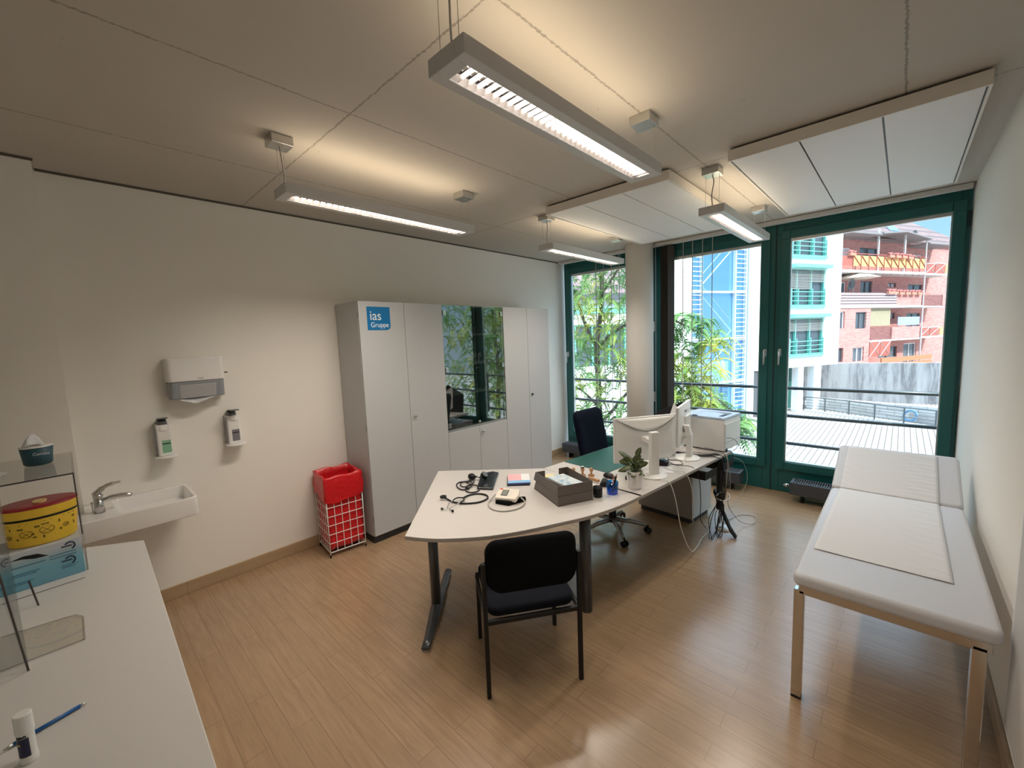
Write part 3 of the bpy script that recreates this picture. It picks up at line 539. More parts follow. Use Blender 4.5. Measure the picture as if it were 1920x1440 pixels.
m_ = MB(); m_.lathe([(0.059, 0.0855), (0.060, 0.089), (0.05, 0.092)], seg=28, sy=0.95); m_.build('rim', W('white'), t, smooth=True)
m_ = MB(); m_.grid(lambda u, v: Vector((-0.03+0.06*v+0.01*math.sin(7*u), -0.045+0.07*u, 0.09+0.055*math.sin(3.0*u)*(0.6+0.4*math.sin(5*v)))), 10, 6); m_.build('wipe', W('paper'), t, solid=0.001)
t = thing('leaflet_stack', 'pale leaflets lying at the left edge of the acrylic shelf', 'leaflets', (0.98, -5.68, CZ+0.4505), R(12))
for i in range(3): MB().box(-0.10, 0.10, -0.07, 0.07, 0.003*i, 0.003*i+0.0025, Matrix.Rotation(R(7*i), 4, 'Z')).build('leaflet', [W('paper'), mat('pale_teal', (0.55, 0.62, 0.6), 0.5), W('paper')][i], t)
# acrylic guard with feet
t = thing('sneeze_guard', 'clear acrylic guard panel with slotted foot at the left edge of the counter', 'screen', (0, 0, CZ))
m_ = MB(); m_.box(1.30, 1.965, -5.532, -5.527, 0.0, 0.55); m_.bm.free()
m_ = MB(); a = [(1.95, -5.5275, 0.0), (1.30, -5.62, 0.0), (1.30, -5.62, 0.60), (1.95, -5.5275, 0.60)]; m_.bm.faces.new([m_.bm.verts.new(p) for p in a]); m_.build('guard_panel', ACR, t, solid=0.004)
m_ = MB(); m_.tube([(1.962, -5.527, 0.0), (1.962, -5.557, 0.42)], 0.0028, 6); m_.build('panel_edge', MATS['acrylic_edge'], t)
m_ = MB(); m_.tube([(1.475, -5.52, 0.0), (1.455, -5.535, 0.10)], 0.003, 6); m_.build('slot_edge', MATS['acrylic_edge'], t)
m_ = MB(); m_.prism([(1.905, -5.60), (1.905, -5.403), (1.725, -5.403), (1.69, -5.42), (1.68, -5.455), (1.66, -5.60)], 0.0, 0.005); m_.build('foot_plate', ACR, t)
m_ = MB(); m_.tube([(1.905, -5.60, 0.0045), (1.905, -5.403, 0.0045), (1.725, -5.403, 0.0045), (1.69, -5.42, 0.0045), (1.68, -5.455, 0.0045), (1.66, -5.60, 0.0045)], 0.0012, 4); m_.build('foot_edge', mat('edge_grey', (0.25, 0.22, 0.21), 0.3), t)
m_ = MB(); m_.tube([(1.335, -5.39, 0.002), (1.35, -5.62, 0.002)], 0.0015, 4); m_.build('base_edge', MATS['edge_grey'], t)
# glue stick
t = thing('glue_stick', 'white glue stick with dark label standing on the near counter', 'glue stick', (2.40, -5.508, CZ))
m_ = MB(); m_.cyl((0, 0, 0), (0, 0, 0.018), 0.0155, 24); m_.build('base_knob', W('white'), t, bevel=0.002)
m_ = MB(); m_.cyl((0, 0, 0.018), (0, 0, 0.078), 0.0145, 24); m_.build('barrel', W('white'), t, smooth=False)
m_ = MB(); m_.cyl((0, 0, 0.074), (0, 0, 0.122), 0.0165, 24, 0.0158); m_.build('cap', W('white'), t, bevel=0.003)
m_ = MB(); m_.grid(lambda u, v: Vector((0.0149*math.cos(R(-75+95*u)), 0.0149*math.sin(R(-75+95*u)), 0.019+0.047*v)), 14, 1); m_.build('label', W('navy'), t)
m_ = MB()
for k in range(8):
    q = -60+k*9; m_.box(0.0147, 0.0153, -0.0009, 0.0009, 0.0675, 0.0675+(0.0045 if k % 3 else 0.006), Matrix.Rotation(R(q), 4, 'Z'))
m_.build('lettering', W('black'), t)
m_ = MB(); m_.box(0.0149, 0.0153, -0.005, 0.004, 0.050, 0.054, Matrix.Rotation(R(-52), 4, 'Z')); m_.build('gold_mark', mat('gold', (0.5, 0.45, 0.15), 0.5), t)
# pen
d_ = Vector(pl) if False else Vector((1, 0, 0))
t = thing('ballpoint_pen', 'blue ballpoint pen lying behind the glue stick', 'pen', (2.317, -5.542, CZ+0.0055), math.atan2(0.127, -0.036))
m_ = MB(); m_.cyl((0.004, 0, 0), (0.125, 0, 0), 0.0048, 12); m_.build('barrel', W('penblue'), t, smooth=True)
m_ = MB(); m_.cyl((-0.012, 0, 0), (0.004, 0, 0), 0.0015, 10, 0.0048); m_.build('tip', W('alu'), t, smooth=True)
m_ = MB(); m_.cyl((0.125, 0, 0), (0.137, 0, 0), 0.0028, 10); m_.build('push_button', W('alu'), t, smooth=True)

# ================================================================== BASKET BIN WITH RED BAG
t = thing('wire_bin', 'white wire basket bin with red bag beside the grey cabinets', 'bin', (0, 0, 0))
B = [(0.045, -3.925), (0.352, -3.962), (0.385, -3.655), (0.078, -3.618)]
def bp_(u, v, z, ins=0.0):
    a = Vector((*B[0], 0)); e1 = Vector((*B[1], 0))-a; e2 = Vector((*B[3], 0))-a; u = ins+(1-2*ins)*u; v = ins+(1-2*ins)*v; p = a+e1*u+e2*v; p.z = z; return p
m_ = MB()
for q in ((0, 0), (1, 0), (1, 1), (0, 1)): m_.cyl(bp_(*q, 0.0), bp_(*q, 0.68), 0.005, 8)
m_.build('corner_post', W('wire'), t, smooth=True)
m_ = MB()
for q in ((0, 0), (1, 0), (1, 1), (0, 1)): m_.cyl(bp_(*q, 0.0), bp_(*q, 0.025), 0.0068, 8)
m_.build('foot_cap', W('black'), t)
m_ = MB(); C4 = [(0, 0), (1, 0), (1, 1), (0, 1)]
for k in range(9):
    z = 0.045+k*0.079; m_.tube([bp_(*q, z) for q in C4], 0.0035 if k else 0.005, 6, close=True)
for (a, b) in zip(C4, C4[1:]+C4[:1]):
    for k in range(1, 5):
        u = a[0]+(b[0]-a[0])*k/5; v = a[1]+(b[1]-a[1])*k/5; m_.cyl(bp_(u, v, 0.045), bp_(u, v, 0.68), 0.003, 6)
for k in range(1, 5): m_.cyl(bp_(k/5, 0, 0.06), bp_(k/5, 1, 0.06), 0.003, 6)
m_.build('wire_mesh', W('wire'), t)
m_ = MB(); rnd = random.Random(3)
prof = [(0.52, 0.07, -.06), (0.5, 0.10, .02), (0.5, 0.25, 0.0), (0.5, 0.45, 0.0), (0.505, 0.66, 0.0), (0.52, 0.708, 0.0), (0.548, 0.712, 0.0), (0.566, 0.69, 0.0), (0.572, 0.64, 0.0), (0.585, 0.58, 0.0), (0.575, 0.53, 0.0), (0.58, 0.50, 0.0)]
rings = []
for (s_, z, w_) in prof:
    rg = []
    for k in range(48):
        q = k/48*4; i = int(q); f_ = q-i; a = C4[i]; b = C4[(i+1) % 4]; u = a[0]+(b[0]-a[0])*f_-0.5; v = a[1]+(b[1]-a[1])*f_-0.5
        ss = 2*s_*0.93 if s_ <= 0.52 else 2*s_*0.93; wr = 1+(0.012*math.sin(k*1.9+z*45)+0.012*math.sin(k*0.7-z*60)+rnd.uniform(-.010, .010))*(1 if s_ != 0.52 else 0.3)
        zz = z+0.006*math.sin(k*0.9+z*8)+(0.022*math.sin(k*0.26+0.6) if z < 0.66 and s_ > 0.56 else 0)
        p = bp_(0.5+u*ss*wr, 0.5+v*ss*wr, zz); p.x = max(p.x, 0.012); rg.append(m_.bm.verts.new(p))
    rings.append(rg)
for a, b in zip(rings, rings[1:]):
    for k in range(48): m_.bm.faces.new((a[k], a[(k+1) % 48], b[(k+1) % 48], b[k]))
m_.bm.faces.new(rings[0]); m_.build('red_bag', W('red'), t, smooth=True)

# ================================================================== DESKS
DZ = 0.72
curve = [(1.845, -4.13), (1.966, -4.066), (2.072, -3.985), (2.224, -3.825), (2.334, -3.65), (2.433, -3.445), (2.523, -3.243), (2.585, -3.01), (2.622, -2.750)]
cs = smoothpts([(x, y, 0) for x, y in curve], 4)
poly = [(1.018, -3.268)]+[(p.x, p.y) for p in cs]+[(1.696, -2.688)]
t = thing('meeting_table', 'pale curved meeting table at the front end of the desk', 'table', (0, 0, 0))
m_ = MB(); m_.prism(poly, DZ-0.024, DZ); m_.build('tabletop', W('desk'), t, bevel=0.0015)
m_ = MB(); m_.prism([(x+0.0012*(1 if x > 1.8 else -1), y-0.0012) for x, y in poly], DZ-0.0225, DZ-0.002); m_.build('edge_band', W('deskedge'), t)
ft = thing('x', 'x', 'x'); bpy.data.objects.remove(ft)
fa, fb = Vector((1.905, -4.08, 0)), Vector((1.33, -3.455, 0)); md_ = fa.lerp(fb, 0.42); dr_ = (fb-fa).normalized(); nr_ = Vector((-dr_.y, dr_.x, 0))
m_ = MB(); rg = []
for k in range(13):
    u = k/12; c_ = fa.lerp(fb, u); hh = 0.022+0.065*math.exp(-((u-0.42)/0.22)**2); ww = 0.026+0.010*math.exp(-((u-0.42)/0.25)**2)
    rg.append([m_.bm.verts.new(c_+nr_*ww*math.cos(2*math.pi*i/12)+Vector((0, 0, 0.012+hh*(0.5+0.5*math.sin(2*math.pi*i/12))))) for i in range(12)])
m_.skin(rg); foot = m_.build('leg', W('leggrey'), t, smooth=True)
m_ = MB(); m_.skin([m_.ring(md_+Vector((0, 0, z)), (0, 0, 1), 0.045, 20, 0.032, ref=tuple(nr_)) for z in (0.05, DZ-0.03)]); m_.build('column', W('leggrey'), foot, smooth=True)
for p in (fa, fb): m_ = MB(); m_.cyl(p+dr_*(0.02 if p is fa else -0.02), p+dr_*(0.02 if p is fa else -0.02)+Vector((0, 0, 0.012)), 0.022, 16); m_.build('glide', W('alu'), foot)
m_ = MB(); m_.box(-0.2, 0.2, -0.02, 0.02, DZ-0.055, DZ-0.025, Matrix.Translation(md_) @ Matrix.Rotation(math.atan2(dr_.y, dr_.x), 4, 'Z')); m_.build('crossbar', W('leggrey'), t)
m_ = MB(); m_.cyl((2.413, -3.147, 0), (2.413, -3.147, DZ-0.03), 0.038, 24); m_.build('leg', W('leggrey'), t, smooth=True)
m_ = MB(); m_.tube([(md_.x, md_.y, DZ-0.05), (2.413, -3.147, DZ-0.05), (2.15, -2.72, DZ-0.05)], 0.02, 8); m_.build('beam', W('leggrey'), t)
# office desk (local frame turned 5.7 degrees)
t = thing('office_desk', 'pale office desk running from the curved table to the window', 'desk', (1.70, -2.683, 0), R(-5.9)); DESK = t
DL, DW = 1.52, 0.925
MB().box(0, DW, 0.002, DL, DZ-0.024, DZ).build('desktop', W('desk'), t, bevel=0.0015)
MB().box(DW-0.0005, DW+0.0015, 0.002, DL, DZ-0.022, DZ-0.003).build('edge_band', W('deskedge'), t)
m_ = MB(); m_.box(0.08, DW-0.08, 0.05, 0.09, DZ-0.07, DZ-0.026); m_.box(0.08, DW-0.08, DL-0.12, DL-0.08, DZ-0.07, DZ-0.026); m_.box(0.44, 0.50, 0.09, DL-0.12, DZ-0.075, DZ-0.03); m_.build('beam', W('leggrey'), t)
m_ = MB(); m_.skin([[m_.bm.verts.new(Vector((x, y+0.026*math.cos(2*math.pi*i/10), z0+h_*(0.5+0.5*math.sin(2*math.pi*i/10))))) for i in range(10)] for x, y, z0, h_ in ((0.80, 1.46, 0.30, 0.05), (0.86, 1.42, 0.20, 0.07), (0.93, 1.38, 0.10, 0.07), (1.0, 1.33, 0.03, 0.05), (1.06, 1.29, 0.004, 0.03))]); lg_ = m_.build('leg', W('black'), t, smooth=True)
m_ = MB(); m_.skin([m_.ring((0.86, 1.43, z), (0, 0, 1), 0.035, 16, 0.028) for z in (0.18, DZ-0.03)]); m_.build('column', W('black'), lg_, smooth=True)
m_ = MB(); m_.lathe([(0.07, 0.0), (0.068, 0.012), (0.03, 0.03)], (0.90, 1.42, 0), 24); m_.build('floor_disc', W('white'), lg_, smooth=True)
# cable tray pieces beneath the outer edge
for y0 in (0.93, 1.28):
    m_ = MB(); m_.box(0.78, 0.95, y0, y0+0.22, DZ-0.125, DZ-0.122); m_.box(0.78, 0.782, y0, y0+0.22, DZ-0.125, DZ-0.03); m_.box(0.948, 0.95, y0, y0+0.22, DZ-0.125, DZ-0.06); m_.box(0.78, 0.95, y0, y0+0.003, DZ-0.125, DZ-0.06); m_.build('cable_tray', W('black'), t)
# pedestal
t = thing('drawer_pedestal', 'grey drawer pedestal standing under the office desk', 'pedestal', (1.925, -1.402, 0), R(-6))
MB().box(0, 0.565, 0, 0.40, 0.05, 0.56).build('body', W('ped'), t, bevel=0.002)
MB().box(0.567, 0.575, 0.002, 0.398, 0.055, 0.555).build('front_panel', W('pedf'), t, bevel=0.002); MB().box(0.02, 0.55, 0.02, 0.38, 0, 0.05).build('plinth', W('plinth'), t)
# green desk mat
tag(MB().box(0, 0.46, 0.0, 0.82, 0, 0.0035).build('desk_mat', W('mat_'), bevel=0.001, loc=(1.735, -2.43, DZ), rot=(0, 0, R(-6))), 'dark green desk mat lying on the office desk', 'desk mat')

# ---- things on the curved table
def T(name, label, cat, x, y, deg=0, z=DZ+0.0002, **k): return thing(name, label, cat, (x, y, z), R(deg), **k)
# stethoscope
t = T('stethoscope', 'black stethoscope with silver ear tubes on the curved table', 'stethoscope', 0, 0)
import math as _m
def tb(name, pts, r, m, par, n=6, seg=8): q = MB(); q.tube(smoothpts([(x, y, z) for x, y, z in pts], n), r, seg); return q.build(name, W(m), par, smooth=True)
cp_ = (1.578, -3.648)
m_ = MB(); m_.cyl((cp_[0], cp_[1], 0.0), (cp_[0], cp_[1], 0.014), 0.018, 24); m_.build('bell', W('chrome'), t, smooth=False)
m_ = MB(); m_.cyl((cp_[0], cp_[1], 0.014), (cp_[0], cp_[1], 0.026), 0.023, 24); m_.build('diaphragm', W('black'), t, bevel=0.002)
tb('tubing', [(1.597, -3.643, 0.014), (1.635, -3.642, 0.008), (1.674, -3.645, 0.007), (1.732, -3.632, 0.007), (1.781, -3.600, 0.007), (1.822, -3.549, 0.007), (1.832, -3.502, 0.007), (1.824, -3.457, 0.007), (1.79, -3.425, 0.007), (1.743, -3.419, 0.007), (1.701, -3.439, 0.007), (1.678, -3.480, 0.007), (1.678, -3.522, 0.009), (1.700, -3.570, 0.016)], 0.0058, 'black', t)
m_ = MB(); m_.tube(smoothpts([(1.700, -3.568, 0.016), (1.677, -3.589, 0.019), (1.676, -3.62, 0.021), (1.688, -3.65, 0.02)], 4), 0.0048, 8); m_.tube(smoothpts([(1.700, -3.568, 0.016), (1.731, -3.588, 0.019), (1.751, -3.615, 0.021), (1.752, -3.64, 0.02)], 4), 0.0048, 8); m_.build('yoke', W('black'), t, smooth=True)
tb('ear_tube', [(1.687, -3.645, 0.02), (1.708, -3.70, 0.02), (1.735, -3.735, 0.014), (1.750, -3.758, 0.010), (1.732, -3.768, 0.010)], 0.0028, 'chrome', t); tb('ear_tube', [(1.752, -3.635, 0.02), (1.762, -3.68, 0.02), (1.759, -3.717, 0.014), (1.764, -3.742, 0.010), (1.796, -3.749, 0.010)], 0.0028, 'chrome', t)
m_ = MB(); m_.ball((1.722, -3.770, 0.011), 0.010, 0.008, 0.008); m_.build('ear_tip', W('black'), t, smooth=True); m_ = MB(); m_.ball((1.806, -3.749, 0.011), 0.011, 0.008, 0.008); m_.build('ear_tip', W('black'), t, smooth=True)
# manual blood pressure cuff
t = T('blood_pressure_cuff', 'black manual blood pressure cuff with bulb and coiled tube', 'blood pressure cuff', 0, 0)
TL, TR_, BR, BL = (Vector(p) for p in ((1.394, -3.115, 0.006), (1.501, -3.021, 0.006), (1.728, -3.31, 0.006), (1.625, -3.372, 0.006)))
m_ = MB(); m_.grid(lambda u, v: (TL.lerp(BL, u)).lerp(TR_.lerp(BR, u), v)+Vector((0, 0, 0.003+0.003*math.sin(9*u+3*v)+0.009*math.exp(-((v-0.65)*4)**2)*(1-0.5*u))), 16, 10); m_.build('cuff', mat('black_nylon', (0.010, 0.011, 0.015), 0.28), t, solid=0.010, smooth=True)
m_ = MB(); m_.ball((1.43, -3.25, 0.027), 0.036, 0.028, 0.026, 18); m_.build('bulb', W('black'), t, smooth=True)
m_ = MB(); m_.cyl((1.462, -3.237, 0.03), (1.495, -3.222, 0.03), 0.008); m_.build('valve', W('chrome'), t, smooth=True)
m_ = MB(); m_.cyl((1.505, -3.195, 0.030), (1.522, -3.190, 0.050), 0.029, 24); m_.build('gauge', W('black'), t, bevel=0.003)
m_ = MB(); m_.cyl((1.5222, -3.1898, 0.0503), (1.5228, -3.1896, 0.051), 0.024, 24); m_.build('gauge_glass', W('chrome'), t)
tb('coiled_tube', [(1.452, -3.262, 0.02), (1.457, -3.29, 0.012), (1.432, -3.32, 0.007), (1.405, -3.353, 0.006), (1.42, -3.395, 0.006), (1.455, -3.425, 0.006), (1.508, -3.449, 0.006), (1.555, -3.449, 0.007), (1.57, -3.40, 0.010), (1.531, -3.335, 0.012), (1.48, -3.31, 0.012), (1.44, -3.345, 0.012), (1.455, -3.39, 0.012), (1.51, -3.42, 0.013), (1.545, -3.40, 0.014), (1.52, -3.35, 0.014), (1.47, -3.345, 0.014)], 0.0046, 'black', t)
tb('coiled_tube', [(1.50, -3.29, 0.018), (1.535, -3.33, 0.018), (1.53, -3.385, 0.012), (1.56, -3.43, 0.007), (1.60, -3.452, 0.006), (1.646, -3.447, 0.006), (1.663, -3.40, 0.006), (1.63, -3.352, 0.010), (1.57, -3.335, 0.012), (1.535, -3.365, 0.012), (1.545, -3.41, 0.012), (1.59, -3.42, 0.01)], 0.0046, 'black', t)
# digital monitor
t = T('blood_pressure_monitor', 'cream digital blood pressure monitor with grey hose on the curved table', 'blood pressure monitor', 1.958, -3.385, 24)
Mt = Matrix.Rotation(R(16), 4, 'X')
m_ = MB(); m_.prism([(-0.075, -0.055), (0.075, -0.055), (0.082, 0.0), (0.072, 0.058), (-0.072, 0.058), (-0.082, 0.0)], 0.03, 0.062, Mt); body_ = m_.build('body', W('offw'), t, bevel=0.010, seg=3)
MB().box(-0.04, 0.005, -0.028, 0.034, 0.0622, 0.0635, Mt).build('display_frame', W('black'), t)
MB().box(-0.036, 0.001, -0.024, 0.030, 0.0636, 0.0645, Mt).build('display', W('lcd'), t)
for k in range(3): MB().box(0.012, 0.030, -0.024+k*0.02, -0.012+k*0.02, 0.062, 0.0645, Mt).build('button', W('white'), t, bevel=0.001)
MB().box(-0.065, -0.045, 0.034, 0.048, 0.0622, 0.0632, Mt).build('red_mark', mat('mark_red', (0.7, 0.06, 0.04), 0.4), t)
m_ = MB(); m_.prism([(-0.07, -0.075), (0.03, -0.09), (0.12, 0.02), (0.105, 0.05), (0.05, 0.02), (-0.06, 0.0)], 0.0, 0.026); m_.build('cuff', W('blackf'), t, bevel=0.008)
tb('hose', [(-0.085, 0.03, 0.04), (-0.11, 0.0, 0.02), (-0.115, -0.08, 0.005), (-0.06, -0.165, 0.005), (0.03, -0.185, 0.005), (0.11, -0.12, 0.006), (0.125, -0.03, 0.012), (0.09, 0.0, 0.03)], 0.0048, 'gcable', t)
# booklets
for k in range(2):
    b_ = MB().box(-0.085, 0.085, -0.11, 0.11, 0, 0.010).build('booklet', 'booklet_cover' if k else W('navy'), bevel=0.001, loc=(1.742+0.003*k, -3.048+0.004*k, DZ+0.0105*k), rot=(0, 0, R(43+k)))
    tag(b_, ['dark blue edged booklet at the bottom of the little pile on the table', 'red white and blue printed booklet on top of the little pile'][k], 'booklet', 'booklets on the table')
# letter trays
t0 = None
for k in range(2):
    t = T('letter_tray', ['lower brown letter tray of the stack on the curved table', 'upper brown letter tray holding printed boxes'][k], 'letter tray', 2.288, -3.262, 0, DZ+0.0002+0.068*k, group='stacked brown letter trays')
    dx = Vector((0.115, 0.24, 0)); dy = Vector((-0.34, 0.165, 0)); ang = math.atan2(dx.y, dx.x)
    t.rotation_euler = (0, 0, ang); Lx, Ly = 0.262, 0.375
    MB().box(-0.003, Lx+0.003, -0.003, Ly, 0, 0.005).build('base', W('brown'), t, bevel=0.001)
    MB().box(0, Lx, 0, 0.004, 0.003, 0.066).build('back_wall', W('brown'), t, bevel=0.001)
    for x in (0, Lx-0.004):
        m_ = MB(); P = [(0.004, 0.003), (Ly, 0.003), (Ly, 0.014), (Ly-0.03, 0.066), (0.004, 0.066)]
        m_.skin([[m_.bm.verts.new((x, a, b)) for a, b in P], [m_.bm.verts.new((x+0.004, a, b)) for a, b in P]]); m_.build('side_wall', W('brown'), t)
    for x in (0.004, Lx-0.074):
        if k: MB().box(x, x+0.07, Ly-0.034, Ly-0.030, 0.003, 0.066).build('front_lip', W('brown'), t)
    MB().box(-0.002, Lx+0.002, -0.002, Ly*0.97, 0.060, 0.066).bm.free()
TR = t
for k, (nm, mt, lab, a) in enumerate((('paper_sheet', W('paper'), 'white sheet of paper in the upper brown tray', 0), ('flat_box', W('brown'), 'flat brown box in the upper brown tray', 5), ('printed_box', 'blue_print', 'flat box with pale blue print on top in the brown tray', 8))):
    c_ = Vector((2.288, -3.262, DZ+0.072+[0, 0.004, 0.029][k])); x = Vector((math.cos(ang), math.sin(ang), 0)); y = Vector((-math.sin(ang), math.cos(ang), 0)); c_ += x*0.135+y*(0.15 if k else 0.16)
    sx, sy, h_ = [(0.10, 0.14, 0.003), (0.075, 0.125, 0.024), (0.07, 0.115, 0.014)][k]
    tag(MB().box(-sx, sx, -sy, sy, 0, h_).build(nm, mt, bevel=0.001, loc=c_, rot=(0, 0, ang+R(a))), lab, 'paper' if k == 0 else 'box')
tag(MB().box(-0.05, 0.05, -0.05, 0.05, 0, 0.003).build('note_paper', mat('cream_note', (0.75, 0.68, 0.42), 0.9), loc=(2.288-0.25, -3.262+0.30, DZ+0.0705), rot=(0, 0, R(20))) if False else MB().box(-0.05, 0.05, -0.04, 0.04, 0, 0.004).build('note_paper', mat('cream_note', (0.75, 0.68, 0.42), 0.9), loc=(1.985, -2.99, DZ+0.072), rot=(0, 0, R(40))), 'cream note sheet at the open front of the upper tray', 'paper')
# stamps
for k, (x, y, hh) in enumerate(((2.02, -2.70, 0.068), (2.075, -2.655, 0.07), (2.13, -2.615, 0.066))):
    t = T('rubber_stamp', ['wooden rubber stamp on the left of the three behind the trays', 'wooden stamp with a white-ringed dark cap, middle of the three', 'wooden rubber stamp on the right of the three behind the trays'][k], 'stamp', x, y, 20, group='rubber stamps')
    MB().box(-0.022, 0.022, -0.012, 0.012, 0, 0.016).build('stamp_base', W('wood'), t, bevel=0.002)
    m_ = MB(); m_.lathe([(0.008, 0.016), (0.007, 0.03), (0.015, 0.048), (0.015, 0.058), (0.009, hh)], seg=16); m_.build('handle', W('wood'), t, smooth=True)
    if k == 1: m_ = MB(); m_.cyl((0, 0, hh), (0, 0, hh+0.006), 0.016, 18); m_.build('cap', W('black'), t); m_ = MB(); m_.lathe([(0.013, hh+0.006), (0.013, hh+0.008), (0.007, hh+0.008)], seg=18); m_.build('ring', W('white'), t)
tag(MB().box(-0.05, 0.05, -0.012, 0.012, 0, 0.018).build('stamp_holder', W('wood'), bevel=0.002, loc=(2.20, -2.69, DZ+0.0002), rot=(0, 0, R(-10))), 'low wooden stamp block lying beside the black mouse', 'stamp block')
# mouse
t = T('computer_mouse', 'black computer mouse between the stamps and the plant', 'mouse', 2.255, -2.56, -15)
m_ = MB(); m_.ball((0, 0, 0.008), 0.055, 0.032, 0.026, 20); m_.build('shell', W('black'), t, smooth=True); m_ = MB(); m_.cyl((0.025, -0.004, 0.031), (0.025, 0.004, 0.031), 0.006); m_.build('wheel', W('dgrey'), t)
# tape dispenser / black clutter
t = T('tape_dispenser', 'black tape dispenser behind the blue pen cup', 'tape dispenser', 2.35, -2.745, 30)
m_ = MB(); m_.prism([(-0.06, 0), (0.07, 0), (0.07, 0.012), (0.03, 0.025), (0.0, 0.035), (-0.05, 0.03)], -0.02, 0.02, Matrix.Rotation(R(90), 4, 'X')); m_.build('body', W('black'), t, bevel=0.003)
m_ = MB(); m_.cyl((-0.02, -0.011, 0.036), (-0.02, 0.011, 0.036), 0.026, 24); m_.build('tape_roll', W('dgrey'), t)
t = T('black_pot', 'small black ribbed cup right behind the brown trays', 'cup', 2.395, -2.955)
m_ = MB(); m_.lathe([(0.028, 0), (0.031, 0.003), (0.032, 0.07), (0.029, 0.07), (0.028, 0.01)], seg=24, cap=False); m_.build('cup', W('black'), t, smooth=True)
m_ = MB(); [m_.lathe([(0.0325, z), (0.034, z+0.003), (0.0325, z+0.006)], seg=24, cap=False) for z in (0.02, 0.035, 0.05, 0.062)]; m_.build('ribs', W('black'), t)
m_ = MB(); m_.lathe([(0.0, 0.0035), (0.029, 0.004)][1:]+[(0.005, 0.0045)], seg=24); m_.build('bottom', W('black'), t)
t = T('desk_phone_part', 'flat black gadget behind the plant pot on the desk', 'gadget', 2.42, -2.50, 15); t.name = 'card_reader'
m_ = MB(); m_.prism(rrect(-0.05, 0.05, -0.035, 0.035, 0.015), 0, 0.03); m_.build('body', W('black'), t, bevel=0.008); MB().box(-0.02, 0.04, -0.02, 0.02, 0.0302, 0.032).build('keypad', W('dgrey'), t)
t = T('calculator_pad', 'slim black slanted gadget between the two monitors', 'gadget', 2.43, -2.02, 20); t.name = 'card_terminal'
m_ = MB(); m_.prism([(-0.06, 0.0), (0.06, 0.0), (0.07, 0.03), (-0.05, 0.05)], -0.04, 0.04, Matrix.Rotation(R(90), 4, 'X')); m_.build('body', W('black'), t, bevel=0.004); MB().box(-0.045, 0.03, -0.03, 0.03, 0.046, 0.05, Matrix.Rotation(R(9), 4, 'Y')).build('top_pad', W('tealdark'), t)
# blue pen cup and pens
t = T('pen_cup', 'transparent blue pen cup on the curved table beside the plant', 'pen cup', 2.445, -2.845)
m_ = MB(); m_.lathe([(0.036, 0.0), (0.038, 0.003), (0.042, 0.085), (0.0395, 0.085), (0.0355, 0.006)], seg=32, cap=False); m_.build('cup', BLUEC, t, smooth=True)
m_ = MB(); m_.lathe([(0.038, 0.0), (0.038, 0.006)], seg=32); m_.build('bottom', W('bluep'), t)
for k, (dx, dy, tx, ty, mt) in enumerate(((0.005, 0.0, 0.012, 0.03, 'black'), (-0.01, 0.01, 0.02, 0.026, 'black'), (0.01, -0.01, -0.005, 0.02, 'terr'))):
    t = T('pencil', ['black pencil leaning in the blue cup, right of the pair', 'black pencil leaning in the blue cup, left of the pair', 'reddish pencil leaning in the blue cup'][k], 'pencil', 2.445+dx, -2.845+dy, 0, DZ+0.009, group='pencils in the blue cup')
    m_ = MB(); m_.cyl((0, 0, 0), (tx, ty, 0.11), 0.004, 6); m_.build('shaft', W(mt), t); m_ = MB(); m_.cyl((tx, ty, 0.11), (tx*1.12, ty*1.12, 0.125), 0.004, 6, 0.0008); m_.build('tip', W('terr'), t)
# potted plant
t = T('potted_plant', 'striped-leaf plant in a white pot at the desk joint', 'plant', 2.515, -2.648)
m_ = MB(); m_.lathe([(0.045, 0), (0.049, 0.006), (0.062, 0.125), (0.0625, 0.13), (0.058, 0.13), (0.055, 0.112)], seg=36); m_.build('pot', W('ceram'), t, smooth=True)
m_ = MB(); m_.lathe([(0.0585, 0.118), (0.03, 0.122)], seg=24); m_.build('soil', W('soil'), t)
rnd = random.Random(11)
def leaf(par, base, tip, width, droop, roll=0.0):
    base = Vector(base); tip = Vector(tip); d = tip-base; s_ = d.cross(Vector((0, 0, 0.55))-Vector((cf.x, cf.y, 0))*0.85)
    if s_.length < 1e-4: s_ = Vector((1, 0, 0))
    s_.normalize(); n_ = s_.cross(d).normalized(); s_ = (s_*math.cos(roll)+n_*math.sin(roll)).normalized(); n_ = s_.cross(d).normalized()
    m_ = MB()
    def fn(u, v):
        wv = width*math.sin(math.pi*min(1, u**0.85*0.985+0.012))**0.75; p = base+d*u+Vector((0, 0, droop*(math.sin(math.pi*u*0.5)*0.5-u*u)))
        return p+s_*wv*(v-0.5)*2+n_*(-0.18*wv*(abs(v-0.5)*2)+0.0)
    m_.grid(fn, 12, 4, uv=True); return m_.build('leaf', 'striped_leaf', par, smooth=True)
crd = cr; upv = Vector((0, 0, 1)); fw = Vector((cf.x, cf.y, 0)).normalized(); rt = Vector((cr.x, cr.y, 0)).normalized()
